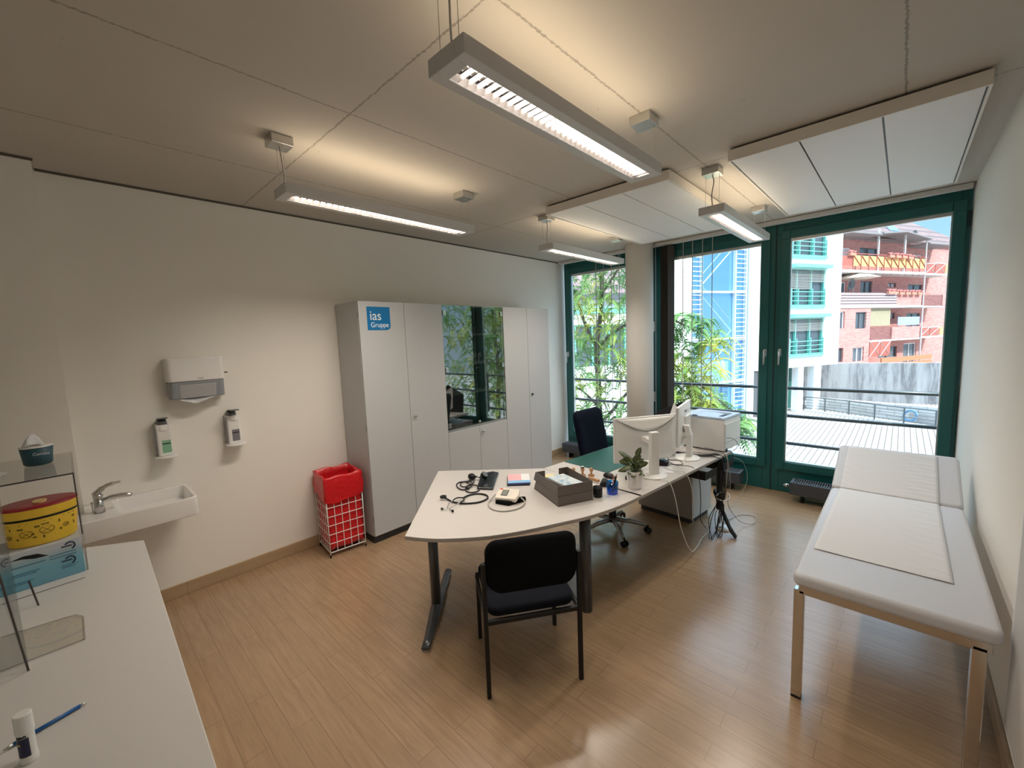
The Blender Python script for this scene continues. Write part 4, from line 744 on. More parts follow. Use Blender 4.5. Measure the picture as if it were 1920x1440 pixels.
leaves = [(-0.03, 0.22, 0, -0.115, 0.275, 0.02, .024), (0.01, 0.22, 0, 0.045, 0.30, 0.0, .021), (-0.03, 0.2, 0, -0.09, 0.24, -0.03, .017), (-0.03, 0.19, 0, -0.11, 0.20, 0.01, .024), (0.0, 0.17, 0, 0.055, 0.235, 0.03, .020), (0.02, 0.16, 0, 0.095, 0.19, -0.01, .022), (-0.02, 0.17, 0, -0.10, 0.15, -0.03, .024), (-0.01, 0.15, 0.02, -0.06, 0.12, -0.06, .022), (0.0, 0.15, -0.02, 0.0, 0.20, -0.06, .024), (0.0, 0.13, -0.02, 0.03, 0.13, -0.08, .022), (0.0, 0.14, 0, 0.06, 0.155, 0.06, .02), (-0.01, 0.14, -.02, -0.05, 0.18, -0.07, .022), (-0.02, 0.13, -.01, -0.03, 0.10, -0.08, .02), (0.01, 0.13, 0.01, 0.06, 0.10, -0.04, .02), (0.0, 0.17, 0.02, -0.04, 0.235, 0.05, .02), (-0.02, 0.15, 0, -0.115, 0.12, 0.03, .02), (0.0, .18, 0, .0, .25, -.02, .02)]
leaves += [(rnd.uniform(-.02, .02), 0.135+0.04*rnd.random(), 0, rnd.uniform(-.085, .075), rnd.uniform(.11, .225), rnd.uniform(-.07, .06), .019) for _ in range(12)]
for (a, z0, b, a2, z1, b2, wd) in leaves:
    ba = rt*a*0.8+fw*b+upv*z0; ti = rt*a2+fw*b2+upv*z1; lf = leaf(t, ba*0.8+ti*0.15, ti, wd*0.95, 0.010, rnd.uniform(-0.55, 0.55))
    m_ = MB(); m_.tube(smoothpts([rt*a*0.15+upv*0.115, rt*a*0.6+fw*b*0.5+upv*(0.5*z0+0.06), ba*0.8+ti*0.15], 4), 0.0016, 5); m_.build('stem', mat('stem_green', (0.05, 0.10, 0.03), 0.5), lf, smooth=True)

# ---- monitors
def monitor(label, centre, ztop, zbot, wd, ang, base, col_h, curved, mtn):
    t = thing('computer_monitor', label, 'monitor', (base[0], base[1], DZ+0.0002), ang, group='white monitors on the desk')
    # local x along screen, local -y = back side facing the visitor
    c, s_ = math.cos(-ang), math.sin(-ang); dx, dy = centre[0]-base[0], centre[1]-base[1]; cx, cy = c*dx-s_*dy, s_*dx+c*dy
    zb, zt = zbot-DZ, ztop-DZ; hw = wd/2; M = W(mtn)
    MB().box(cx-hw, cx+hw, cy, cy+0.022, zb, zt).build('bezel', M, t, bevel=0.004)
    MB().box(cx-hw+0.015, cx+hw-0.015, cy+0.0225, cy+0.0235, zb+0.02, zt-0.015).build('screen', W('black'), t)
    m_ = MB()
    def fn(u, v):
        b_ = (math.sin(math.pi*u)**0.5)*(math.sin(math.pi*v)**0.5)
        return Vector((cx-hw*0.96+u*wd*0.96, cy-(0.042 if curved else 0.018)*b_, zb+0.01+v*(zt-zb-0.02)))
    m_.grid(fn, 16, 12); bk = m_.build('back_shell', M, t, smooth=True)
    if curved:
        m_ = MB(); m_.grid(lambda u, v: Vector((cx-hw*0.93+u*wd*0.93, cy-0.012-0.040*math.sin(math.pi*u)**0.6*(1-v*0.7), zt-0.10*math.sin(math.pi*u)*(1-v)-0.008)), 18, 4); m_.build('top_scoop', M, t, smooth=True, solid=0.004)
        m_ = MB(); m_.tube([(cx-hw*0.93+u/16*wd*0.93, cy-0.0135-0.040*math.sin(math.pi*u/16)**0.6, zt-0.10*math.sin(math.pi*u/16)-0.010) for u in range(17)], 0.0025, 5); m_.build('vent_slot', W('dgrey'), t)
    else:
        MB().box(cx-0.07, cx-0.02, cy-0.0195, cy-0.0185, zt-0.07, zt-0.05).build('emblem', W('dgrey'), t); MB().box(cx-0.0, cx+0.10, cy-0.0195, cy-0.0185, zt-0.068, zt-0.056).build('embossed_mark', W('pedf'), t)
        m_ = MB(); m_.box(cx-0.09, cx+0.09, cy-0.035, cy-0.017, zb+0.05, zt-0.10); m_.build('stand_plate', M, t, bevel=0.004); MB().box(cx+0.03, cx+0.10, cy-0.0185, cy-0.017, zb+0.04, zb+0.07).build('type_label', W('gcable'), t)
    m_ = MB(); m_.prism([(-0.033, -0.045), (0.033, -0.045), (0.033, 0.0), (-0.033, 0.0)], 0.015, col_h); 
    if not curved: m_.bm.free(); m_ = MB(); m_.skin([[m_.bm.verts.new((x*k_, y+o_, z)) for x, y in ((-0.034, -0.045), (0.034, -0.045), (0.034, 0.0), (-0.034, 0.0))] for z, k_, o_ in ((0.015, 1.1, 0), (col_h*0.72, 1.0, 0), (col_h*0.80, 0.85, 0.008), (col_h, 0.8, 0.025))])
    m_.build('stand_column', M, t, bevel=0.004)
    MB().box(-0.03, 0.03, -0.01, cy+0.0, col_h-0.10, col_h-0.06).build('stand_arm', M, t, bevel=0.004)
    m_ = MB(); m_.lathe([(0.112, 0), (0.113, 0.006), (0.108, 0.012), (0.03, 0.024)], seg=36); m_.build('stand_base', M, t, smooth=True)
    return t
ang1 = math.atan2(0.457, 0.31)
monitor('white monitor behind the plant, rounded back towards the visitor', (2.386, -2.20), 1.155, 0.79, 0.555, ang1, (2.50, -2.325), 0.35, True, 'white')
ang2 = math.atan2(0.52, -0.09)
monitor('white monitor next to the printer, turned edge-on with its stand', (2.475, -1.60), 1.185, 0.84, 0.53, ang2, (2.535, -1.715), 0.295, False, 'white')
# printer
t = thing('printer', 'white laser printer at the window end of the desk', 'printer', (2.738, -1.372, DZ+0.0002), R(-6))
# local: x negative = toward the wall, y = toward the window
m_ = MB(); m_.box(-0.40, 0, 0, 0.37, 0.012, 0.295); m_.build('body', W('white'), t, bevel=0.006)
m_ = MB(); m_.holes(-0.40, 0.0, 0.0, 0.37, [(-0.30, -0.04, 0.07, 0.30)], 0, 0.02); o_ = m_.build('top_cover', mat('pale_blue_plastic', (0.50, 0.60, 0.75), 0.25), t, bevel=0.003); o_.matrix_local = Matrix.Translation((0, 0, 0.318)) @ Matrix.Rotation(R(-90), 4, 'X') @ Matrix.Scale(1, 4)
o_.matrix_local = Matrix(((1, 0, 0, 0), (0, 0, 1, 0), (0, 1, 0, 0.297), (0, 0, 0, 1)))
m_ = MB(); m_.grid(lambda u, v: Vector((-0.30+0.26*u, 0.07+0.23*v, 0.2975+0.016*math.sin(math.pi*0.5*(1-u)))), 8, 2); m_.build('output_tray', MATS['pale_blue_plastic'], t, smooth=True)
MB().box(-0.13, -0.045, 0.10, 0.28, 0.2965, 0.304).build('tray_slot', W('black'), t)
MB().box(-0.30, -0.245, -0.004, 0.0, 0.262, 0.30).build('latch', W('white'), t); MB().box(-0.29, -0.245, -0.012, 0.01, 0.3175, 0.322).build('paper_flag', W('black'), t)
MB().box(0.0, 0.006, 0.02, 0.36, 0.02, 0.26).build('side_cover', W('white'), t, bevel=0.003); MB().box(0.001, 0.008, 0.02, 0.36, 0.085, 0.09).build('seam', W('gcable'), t)
MB().box(-0.17, -0.09, -0.002, 0.0, 0.012, 0.022).build('grip_recess', W('gcable'), t); MB().box(0.006, 0.012, 0.03, 0.06, 0.0, 0.03).build('power_plug', W('black'), t)
m_ = MB(); [m_.box(x, x+0.03, y, y+0.03, 0, 0.012) for x in (-0.38, -0.05) for y in (0.02, 0.32)]; m_.build('foot', W('black'), t)
tb('power_lead', [(0.008, 0.04, 0.13), (0.05, 0.06, 0.13), (0.085, 0.08, 0.09), (0.07, 0.07, 0.03), (0.012, 0.045, 0.015)], 0.0022, 'black', t)
tb('power_lead', [(0.012, 0.045, 0.015), (0.05, 0.06, 0.002), (0.06, 0.05, -0.05), (0.03, 0.0, -0.09)], 0.003, 'black', t)
# black document stand with sheet behind the monitors
t = thing('document_stand', 'black slanted document stand with a white sheet behind the monitors', 'stand', (2.13, -1.28, DZ+0.0002), R(-20)); t.scale = (1.15, 1.15, 1.22)
m_ = MB(); m_.prism([(-0.16, 0.0), (0.16, 0.0), (0.17, 0.30), (0.12, 0.36), (-0.14, 0.24)], -0.03, 0.0, Matrix.Rotation(R(72), 4, 'X')); m_.build('board', W('black'), t, bevel=0.005)
m_ = MB(); m_.box(-0.10, 0.10, 0.0, 0.12, 0, 0.02); m_.build('base', W('black'), t, bevel=0.004)
m_ = MB(); m_.prism([(-0.02, 0.05), (0.085, 0.02), (0.045, 0.30), (-0.07, 0.33)], 0.001, 0.004, Matrix.Rotation(R(72), 4, 'X') @ Matrix.Rotation(R(-18), 4, 'Z')); m_.build('sheet', W('paper'), t)
# loose adapter behind monitor 2
tag(MB().box(-0.05, 0.05, -0.03, 0.03, 0, 0.03).build('power_adapter', W('black'), bevel=0.004, loc=(2.36, -1.66, DZ+0.0002), rot=(0, 0, R(25))), 'black power adapter on the desk behind the edge-on monitor', 'adapter')
tag(MB().box(-0.06, 0.06, -0.08, 0.08, 0, 0.002).build('paper_slip', W('paper'), loc=(2.52, -2.14, DZ+0.0002), rot=(0, 0, R(30))), 'white paper slip under the cables between the monitor stands', 'paper')
# cables
def cable(label, pts, r, m, group=None):
    q = MB(); q.tube(smoothpts(pts, 6), r, 6); return tag(q.build('cable', W(m), smooth=True), label, 'cable', group)
cable('white cable running from the rounded monitor over the desk edge to the floor', [(2.47, -2.36, 0.745), (2.56, -2.40, 0.728), (2.655, -2.40, 0.726), (2.69, -2.36, 0.60), (2.70, -2.26, 0.32), (2.70, -2.06, 0.06), (2.68, -1.86, 0.006), (2.66, -1.68, 0.006), (2.68, -1.55, 0.03)], 0.0038, 'white')
cable('white cable leaving the paper slip and hanging down before the pedestal', [(2.50, -2.10, 0.728), (2.60, -2.14, 0.728), (2.675, -2.13, 0.727), (2.70, -2.06, 0.60), (2.68, -1.94, 0.36), (2.62, -1.80, 0.22), (2.58, -1.66, 0.12)], 0.0033, 'white')
cable('thin black cable hanging in front of the pedestal', [(2.42, -1.98, 0.73), (2.55, -1.99, 0.728), (2.68, -1.97, 0.727), (2.705, -1.90, 0.62), (2.66, -1.72, 0.36), (2.62, -1.60, 0.14), (2.66, -1.56, 0.05)], 0.003, 'black')
cable('black cable looping on the desktop between the monitor bases', [(2.36, -1.98, 0.725), (2.46, -1.93, 0.725), (2.53, -1.97, 0.725), (2.58, -1.92, 0.725), (2.52, -1.84, 0.725), (2.44, -1.86, 0.725), (2.38, -1.75, 0.725)], 0.0028, 'black')
rnd = random.Random(5)
for k in range(8):
    j = rnd.uniform; a = (2.60+j(-.02, .03), -1.60+j(-.03, .03), 0.727+k*0.0004); xo = 2.755+j(-.012, .015); yo = -1.50+j(-.05, .05)
    low = j(-.02, .10) if k < 4 else j(0.02, .06)
    pts = [(2.40, -1.62+j(-.05, .05), 0.727), a, (xo-0.04, yo-0.02, 0.728), (xo, yo, 0.68), (xo+j(-.01, .02), yo+0.02, 0.50), (xo+j(-.01, .01), yo+0.03, 0.34)]
    if k < 4: pts += [(xo-0.05+j(-.03, .02), yo-0.02+j(-.03, .03), 0.16), (xo-0.04+j(-.03, .03), yo-0.10+j(-.03, .03), 0.03), (xo-0.0+j(-.02, .02), yo-0.11, 0.012), (xo+0.01, yo-0.03, 0.10), (xo+j(-.02, .02), yo+0.04, 0.26)]
    else: pts += [(xo+j(-.01, .01), yo+0.04, 0.2), (xo-0.02+j(-.04, .04), yo+0.10, 0.06), (xo-0.06, yo+0.16, 0.02)]
    cable('black cable in the tangled bundle hanging off the desk edge beside the printer', pts, 0.0032, 'black', 'black cables of the hanging bundle')
cable('grey-white cable in the hanging bundle, looping out across the floor', [(2.44, -1.55, 0.727), (2.62, -1.50, 0.728), (2.74, -1.43, 0.728), (2.79, -1.40, 0.62), (2.80, -1.38, 0.40), (2.78, -1.36, 0.24), (2.84, -1.22, 0.05), (2.93, -1.10, 0.008), (2.90, -0.92, 0.006), (2.78, -0.96, 0.006), (2.74, -1.10, 0.006), (2.70, -1.24, 0.006)], 0.003, 'gcable')
cable('pale cable wrapped round the hanging bundle like a tie', [(2.72, -1.50, 0.33), (2.78, -1.50, 0.32), (2.81, -1.44, 0.335), (2.79, -1.40, 0.36), (2.73, -1.42, 0.36), (2.71, -1.47, 0.34)], 0.004, 'white')
cable('thick grey cable coming over the desk edge beside the printer', [(2.56, -1.52, 0.73), (2.68, -1.46, 0.73), (2.755, -1.42, 0.728), (2.785, -1.42, 0.66), (2.775, -1.42, 0.45), (2.77, -1.42, 0.30)], 0.0055, 'gcable')
cable('thin grey cable arching beside the convector', [(2.78, -1.25, 0.66), (2.83, -1.10, 0.58), (2.86, -1.06, 0.42), (2.83, -1.14, 0.28), (2.79, -1.30, 0.2)], 0.0022, 'gcable')

# ================================================================== CHAIRS
rl, rr_ = Vector((2.416, -4.052, 0)), Vector((2.703, -3.648, 0)); ax = (rr_-rl).normalized(); angc = math.atan2(ax.y, ax.x)
t = thing('visitor_chair', 'black upholstered four-legged visitor chair in the foreground', 'chair', tuple((rl+rr_)/2), angc)
hw = 0.248
for s_ in (-1, 1):
    m_ = MB(); m_.box(s_*hw-0.011, s_*hw+0.011, -0.012, 0.012, 0, 0.72); m_.build('leg', W('black'), t, bevel=0.003)
    m_ = MB(); m_.box(s_*(hw-0.01)-0.011, s_*(hw-0.01)+0.011, 0.43, 0.454, 0, 0.42); m_.build('leg', W('black'), t, bevel=0.003)
    m_ = MB(); m_.box(s_*hw-0.009-0.004*s_, s_*hw+0.009-0.004*s_, 0.012, 0.43, 0.395, 0.42); m_.build('side_rail', W('black'), t, bevel=0.002)
    m_ = MB(); m_.tube([(s_*hw, 0.0, 0.70), (s_*(hw-0.03), 0.03, 0.68)], 0.008, 8); m_.build('back_bracket', W('black'), t)
m_ = MB(); m_.box(-hw, hw, -0.01, 0.01, 0.395, 0.418); m_.box(-hw, hw, 0.432, 0.452, 0.395, 0.418); m_.build('cross_rail', W('black'), t, bevel=0.002)
m_ = MB(); m_.prism(rrect(-0.232, 0.232, 0.012, 0.49, 0.06, 5), 0.415, 0.465); m_.build('seat', mat('seat_fabric', (0.012, 0.014, 0.020), 0.95, spec=0.1, bump=0.6, nscale=350, noise=0.5), t, bevel=0.018, seg=4)
def back_grid(x0, x1, z0, z1, y, curve_, thick, r, n=18):
    m_ = MB(); F = []; Bk = []
    pts = rrect(x0, x1, z0, z1, r, 6); cx, cz = (x0+x1)/2, (z0+z1)/2; rings = []
    def yy(x): return y-curve_*(1-((x-cx)/((x1-x0)/2))**2)
    for k_, off in ((0.90, 0), (0.98, 0.2), (1.0, 0.5), (0.98, 0.8), (0.90, 1.0)):
        rings.append([m_.bm.verts.new((cx+(x-cx)*k_, yy(cx+(x-cx)*k_)+thick*(off-0.5), cz+(z-cz)*k_)) for x, z in pts])
    for a, b in zip(rings, rings[1:]):
        for i in range(len(pts)): m_.bm.faces.new((a[i], a[(i+1) % len(pts)], b[(i+1) % len(pts)], b[i]))
    for rg_, rev in ((rings[0], True), (rings[-1], False)):
        c_ = [[m_.bm.verts.new((cx+(v.co.x-cx)*q, yy(cx+(v.co.x-cx)*q)+(v.co.y-yy(v.co.x)), cz+(v.co.z-cz)*q)) for v in rg_] for q in (0.66, 0.33)]
        prev = rg_
        for nr in c_:
            for i in range(len(pts)): m_.bm.faces.new((prev[i], prev[(i+1) % len(pts)], nr[(i+1) % len(pts)], nr[i]))
            prev = nr
        m_.bm.faces.new(prev)
    return m_
back_grid(-0.238, 0.238, 0.565, 0.838, 0.01, 0.045, 0.045, 0.07).build('backrest', W('blackf'), t, smooth=True)
for s_ in (-1, 1): MB().box(s_*0.15-0.02, s_*0.15+0.02, -0.03, -0.02, 0.42, 0.60).bm.free()
# office swivel chair
t = thing('office_chair', 'black swivel office chair behind the desk in front of the left window', 'chair', (1.97, -2.02, 0), R(-8))
m_ = MB(); m_.cyl((0, 0, 0.09), (0, 0, 0.24), 0.035, 16); m_.cyl((0, 0, 0.24), (0, 0, 0.40), 0.02, 16); m_.build('gas_lift', W('black'), t, smooth=True)
for k in range(5):
    q = R(72*k-34); e = Vector((0.315*math.cos(q), 0.315*math.sin(q), 0))
    m_ = MB(); m_.tube([(0, 0, 0.12), (e.x*0.5, e.y*0.5, 0.105), (e.x*0.95, e.y*0.95, 0.072)], 0.02, 8, rs=[0.026, 0.022, 0.014]); a_ = m_.build('base_arm', mat('base_silver', (0.33, 0.34, 0.34), 0.35, 0.6), t, smooth=True)
    m_ = MB(); n_ = Vector((-math.sin(q+0.6), math.cos(q+0.6), 0)); c_ = e+Vector((0, 0, 0.028))
    for s_ in (-1, 1): m_.cyl(c_+n_*s_*0.010, c_+n_*s_*0.026, 0.028, 18)
    m_.cyl(e+Vector((0, 0, 0.03)), e+Vector((0, 0, 0.075)), 0.008, 8); m_.build('castor', W('black'), a_, bevel=0.003)
m_ = MB(); m_.box(-0.10, 0.12, -0.08, 0.08, 0.38, 0.43); m_.build('mechanism', W('dgrey'), t, bevel=0.01)
m_ = MB(); m_.cyl((0.10, -0.14, 0.36), (0.10, -0.09, 0.42), 0.03, 14); m_.cyl((0.16, 0.10, 0.36), (0.16, 0.13, 0.43), 0.03, 14); m_.build('lever', W('dgrey'), t, smooth=True)
m_ = MB(); m_.prism(rrect(-0.24, 0.25, -0.24, 0.24, 0.08, 5), 0.43, 0.50); m_.build('seat', W('blackf'), t, bevel=0.025, seg=4)
b_ = back_grid(-0.225, 0.225, 0.02, 0.58, 0.0, 0.03, 0.055, 0.07).build('backrest', mat('navy_fabric', (0.005, 0.008, 0.018), 0.95, spec=0.1), t, smooth=True)
b_.matrix_local = Matrix.Translation((-0.235, 0.09, 0.54)) @ Matrix.Rotation(R(-90+6), 4, 'Z') @ Matrix.Rotation(R(12), 4, 'X')
m_ = MB(); m_.tube([(-0.10, 0.03, 0.40), (-0.28, 0.07, 0.44), (-0.31, 0.085, 0.62), (-0.335, 0.09, 0.80)], 0.02, 8); m_.build('back_support', W('black'), t, smooth=True)

# ================================================================== EXAMINATION COUCH
t = thing('examination_couch', 'grey padded examination couch on chrome legs along the right wall', 'couch', (0, 0, 0))
X0, X1, Y0, Y1 = 3.548, 4.205, -3.115, -1.665
m_ = MB(); m_.prism(rrect(X0, X1, Y0, Y1, 0.035, 5), 0.605, 0.668); m_.build('seat_pad', W('leather'), t, bevel=0.022, seg=5)
m_ = MB(); m_.prism(rrect(X0, X1, 0.0, 0.53, 0.035, 5), -0.032, 0.03); m_.build('headrest_pad', W('leather'), t, bevel=0.022, seg=5).matrix_local = Matrix.Translation((0, -1.66, 0.645)) @ Matrix.Rotation(R(23.5), 4, 'X')
m_ = MB(); y_ = -3.045
m_.box(X0+0.02, X1-0.02, y_-0.021, y_+0.02, 0.548, 0.603); m_.box(X0+0.02, X0+0.055, y_, -1.25, 0.565, 0.603); m_.box(X1-0.055, X1-0.02, y_, -1.25, 0.565, 0.603); m_.box(X0+0.02, X1-0.02, -1.29, -1.25, 0.565, 0.603); m_.build('frame', W('chrome'), t, bevel=0.003)
for x, y in ((X0+0.0, y_), (X1-0.075, y_), (X0+0.02, -1.27), (X1-0.075, -1.27)):
    m_ = MB(); m_.box(x, x+0.042, y-0.021, y+0.021, 0.012, 0.565); l_ = m_.build('leg', W('chrome'), t, bevel=0.003); MB().box(x+0.001, x+0.041, y-0.02, y+0.02, 0, 0.012).build('foot_cap', W('black'), l_)
for s_ in (X0+0.05, X1-0.07): m_ = MB(); m_.tube([(s_, -1.35, 0.585), (s_, -1.30, 0.76)], 0.008, 6); m_.build('headrest_strut', W('chrome'), t)
# paper cover
m_ = MB(); Ls, Lh = 1.13, 0.50; rnd = random.Random(2)
def pf(u, v):
    sx = u*(Ls+Lh); xl = 3.592+0.01*u; xr = 4.095
    x = xl+(xr-xl)*v
    wr = 0.0022*math.sin(sx*46+3*math.sin(v*5))*max(0, 2.2*abs(v-0.45)-0.25)+0.0012*math.sin(sx*110+9*v)*(v > 0.6)
    if sx < Ls: return Vector((x-0.004*(1-u), -2.795+sx, 0.6705+abs(wr)+0.0015))
    h_ = sx-Ls; a = R(23.5); return Vector((x, -1.665+h_*math.cos(a)-0.031*math.sin(a), 0.645+h_*math.sin(a)+0.033*math.cos(a)+abs(wr)))
m_.grid(pf, 170, 26); tag(m_.build('paper_cover', W('paper'), smooth=True, solid=0.0006), 'white crinkled paper sheet spread over the examination couch', 'paper sheet')
# wall panel right foreground
t = thing('wall_panel', 'white framed panel on the right wall at the picture edge', 'panel', (WX, -3.62, 0.235))
MB().box(-0.032, -0.0, 0, 0.64, 0, 1.3).build('casing', W('white'), t, bevel=0.006); MB().box(-0.034, -0.032, 0.035, 0.60, 0.03, 1.27).build('face', mat('panel_face', (0.55, 0.54, 0.53), 0.5), t)

# ================================================================== OUTSIDE
g = bpy.data.objects.new('tmp', None); bpy.data.objects.remove(g)
G = -2.4
struct(MB().box(-60, 40, 0.1, 90, G-0.3, G).build('ground', 'pavers'), 'pale paved courtyard')
FW = R(64)
# ---- white office building
t = thing('office_building', 'white office building with teal windows and a glass stair tower', 'building', (0.18, 20.1, 0), FW)
wins = [(-1.0, 1.53, 0.48, 2.34), (-1.0, 1.53, 2.93, 4.76), (-1.0, 1.53, 5.36, 7.2)]
m_ = MB(); m_.holes(-8.25, 2.8, -0.12, 9.0, wins+[(-7.25, -3.68, -0.5, 9.0)], 0, 0.4); m_.box(-8.25, -7.25, 0, 0.4, G, -0.12); m_.holes(-3.68, -1.2, G, -0.12, [(-3.33, -2.92, G, -0.13)], 0, 0.4); m_.box(2.4, 2.8, 0.4, 12, -0.12, 9.0); m_.box(-8.25, 2.8, 0.4, 12, -0.14, 0.0); m_.build('wall', W('wh_out'), t)
MB().box(-1.2, 2.8, 2.4, 2.6, G, -0.12).build('recess_wall', W('wh_out'), t)
MB().box(-3.34, -2.91, 0.1, 0.15, G, -0.13).build('door', W('dgrey'), t)
for x0, x1 in ((-0.2, 0.17), (0.97, 1.5)): MB().box(x0, x1, 0.0, 0.35, G, -0.14).build('pillar', W('wh_out'), t)
m_ = MB(); m_.box(0.2, 0.95, 0.9, 1.0, G, -0.16); m_.box(-0.75, -0.3, 0.9, 1.0, G+0.9, -0.16); m_.build('door', W('gate'), t); MB().box(-1.15, -0.25, 0.5, 0.6, G, G+0.95).build('parapet', W('conc'), t)
for (x0, x1, z0, z1) in wins:
    fr = MB(); fr.holes(x0, x1, z0, z1, [(x0+0.06, -0.52, z0+0.07, z1-0.05), (-0.46, 0.52, z0+0.07, z1-0.05), (0.58, x1-0.06, z0+0.07, z1-0.05)], 0.02, 0.14); f_ = fr.build('window', W('teal'), t)
    MB().box(x0+0.02, x1-0.02, 0.15, 0.17, z0, z1).build('pane', W('dglass'), f_)
    rb = MB(); [rb.box(x0, x1, -0.06, -0.03, z0+0.02+k*0.22, z0+0.055+k*0.22) for k in range(4)]; [rb.box(x, x+0.04, -0.06, -0.02, z0-0.04, z0+0.85) for x in (x0+0.02, -0.5, 0.53, x1-0.05)]; rb.build('window_guard', W('teal'), f_)
    MB().box(x0-0.02, x1+0.05, -0.12, 0.02, z0-0.07, z0).build('sill', W('teal'), f_)
    bl_ = MB(); [bl_.box(x0+0.06, x1-0.06 if k < 9 else 0.5, 0.0, 0.018, z1-0.08-k*0.07, z1-0.05-k*0.07) for k in range(14 if z0 > 1 else 9)]; bl_.build('sun_blind', W('gcable'), f_)
    if z0 < 5: MB().box(x0-0.03, x1+0.16, -0.28, 0.0, z1+0.02, z1+0.19).build('shade_box', W('teal'), f_)
# stair tower
tw = MB(); tw.box(-7.25, -3.68, 0.15, 0.20, G, 9.0); tw = tw.build('tower_glass', W('bglass'), t)
m_ = MB(); [m_.box(x-0.028, x+0.028, -0.02, 0.14, G, 9.0) for x in (-7.22, -6.6, -4.6, -3.93)]; m_.box(-3.82, -3.66, -0.05, 0.2, G, 9.0); [m_.box(-7.25, -3.9, -0.01, 0.14, z-0.04, z+0.04) for z in (-0.53, 1.5, 3.6, 5.7, 7.8)]; m_.build('mullion', mat('mullion_white', (0.7, 0.75, 0.78), 0.4), t)
m_ = MB()
for z in [G+0.3+0.205*k for k in range(55)]: m_.box(-7.2, -6.6, -0.03, 0.0, z, z+0.035); m_.box(-4.57, -3.95, -0.03, 0.0, z, z+0.035)
m_.build('louvre_bar', MATS['mullion_white'], t)
m_ = MB()
for k in range(5):
    z = G+2.05*k+0.1; s0 = 1 if k % 2 else -1
    m_.tube([(-5.6-s0*0.95, 0.145, z), (-5.6+s0*0.95, 0.145, z+1.7)], 0.03, 4); m_.tube([(-5.6-s0*0.95, 0.145, z+0.45), (-5.6+s0*0.95, 0.145, z+2.15)], 0.015, 4)
m_.build('stair_flight', mat('stair_pale', (0.45, 0.62, 0.68), 0.4), t)
# ---- low tiled house left of it
t = thing('tiled_house', 'white house with brown tiled roof behind the courtyard tree', 'building', (0.18, 20.1, 0), FW)
MB().holes(-22, -8.7, G, 3.3, [(-13.6, -9.6, 0.6, 2.3), (-20, -15, 0.6, 2.3)], 0.3, 0.7).build('wall', W('wh_out'), t)
MB().box(-22, -8.7, 0.7, 9, G, 3.3).build('inner_block', W('wh_out'), t)
for x0, x1 in ((-13.6, -9.6), (-20, -15)):
    f_ = MB().box(x0, x1, 0.45, 0.5, 0.6, 2.3).build('window', W('dglass'), t); mm = MB(); [mm.box(x0+k*(x1-x0)/5-0.03, x0+k*(x1-x0)/5+0.03, 0.38, 0.45, 0.6, 2.3) for k in range(6)]; mm.box(x0, x1, 0.38, 0.45, 2.24, 2.34); mm.build('window_frame', W('teal'), f_)
MB().box(-22, -8.7, 0.25, 0.32, 2.75, 3.0).build('teal_band', W('teal'), t); MB().box(-22.1, -8.6, 0.0, 0.3, 3.3, 3.55).build('gutter', W('dgrey'), t)
m_ = MB(); P = [(-22.1, 0.1, 3.5), (-8.6, 0.1, 3.5), (-8.6, 5.0, 8.0), (-22.1, 5.0, 8.0)]; a = [m_.bm.verts.new(p) for p in P]; b = [m_.bm.verts.new((x, y+0.2, z-0.2)) for x, y, z in P]; m_.skin([a, b]); m_.build('roof', 'roof_tiles', t)
# ---- brick apartment house
t = thing('apartment_house', 'red brick apartment house with stacked balconies behind the retaining wall', 'building', (4.04, 40.6, 0), FW); BK = t
wn = [(-6.41, -5.0, 7.07, 7.81), (-3.95, -1.68, 7.1, 7.9), (-0.31, 0.98, 7.2, 7.66), (-6.4, -5.4, 4.4, 5.25), (-3.66, -2.2, 4.4, 5.35), (-0.2, 0.93, 4.9, 5.25), (2.93, 4.36, 6.8, 7.6), (2.6, 4.68, 4.25, 5.15), (2.63, 4.59, 1.65, 2.75), (2.44, 4.3, -1.4, 0.22), (-0.25, 0.98, 2.35, 2.83), (-1.0, 1.55, -0.85, 0.05)]
m_ = MB(); m_.holes(-14, 11.0, -3.2, 8.7, wn, 1.3, 1.6); m_.build('wall', 'brick', t)
m_ = MB(); wf = [(-8.4, -7.6, 1.7, 2.92), (-6.36, -5.1, 1.65, 2.86), (-8.4, -7.6, -0.75, 0.28), (-6.5, -5.2, -0.8, 0.25)]; m_.holes(-14, -4.6, -3.2, 3.14, wf, 0.0, 0.3); m_.box(-4.8, -4.6, 0.3, 1.3, -3.2, 3.14); m_.build('front_wing', 'brick', t)
for k, (x0, x1, z0, z1) in enumerate(wn+wf):
    y = 1.38 if k < len(wn) else 0.1
    f_ = MB().box(x0, x1, y+0.05, y+0.10, z0, z1).build('window', W('dglass') if k not in (0, 5, 10) else W('pink'), t)
    mm = MB(); mm.box((x0+x1)/2-0.04, (x0+x1)/2+0.04, y, y+0.05, z0, z1); mm.box(x0, x1, y, y+0.05, z1-0.07, z1); mm.box(x0, x0+0.06, y, y+0.05, z0, z1); mm.box(x1-0.06, x1, y, y+0.05, z0, z1); mm.build('window_frame', W('dgrey') if k % 3 else W('wh_out'), f_)
m_ = MB(); m_.box(-8.3, 2.0, -0.1, 1.3, 5.72, 5.9); m_.box(-8.3, 2.0, -0.05, 1.3, 3.16, 3.3); m_.box(-4.6, 1.95, 0, 1.3, 0.6, 0.72); m_.box(1.9, 5.6, 0, 1.3, 5.72, 5.85); m_.box(1.9, 5.6, 0, 1.3, 3.14, 3.26); m_.box(1.9, 5.6, 0, 1.3, 0.66, 0.8); m_.build('balcony_slab', W('conc'), t)
b_ = MB().box(-7.0, 2.12, -0.02, 0.02, 6.2, 6.95).build('orange_balustrade', W('orange'), t)
m_ = MB()
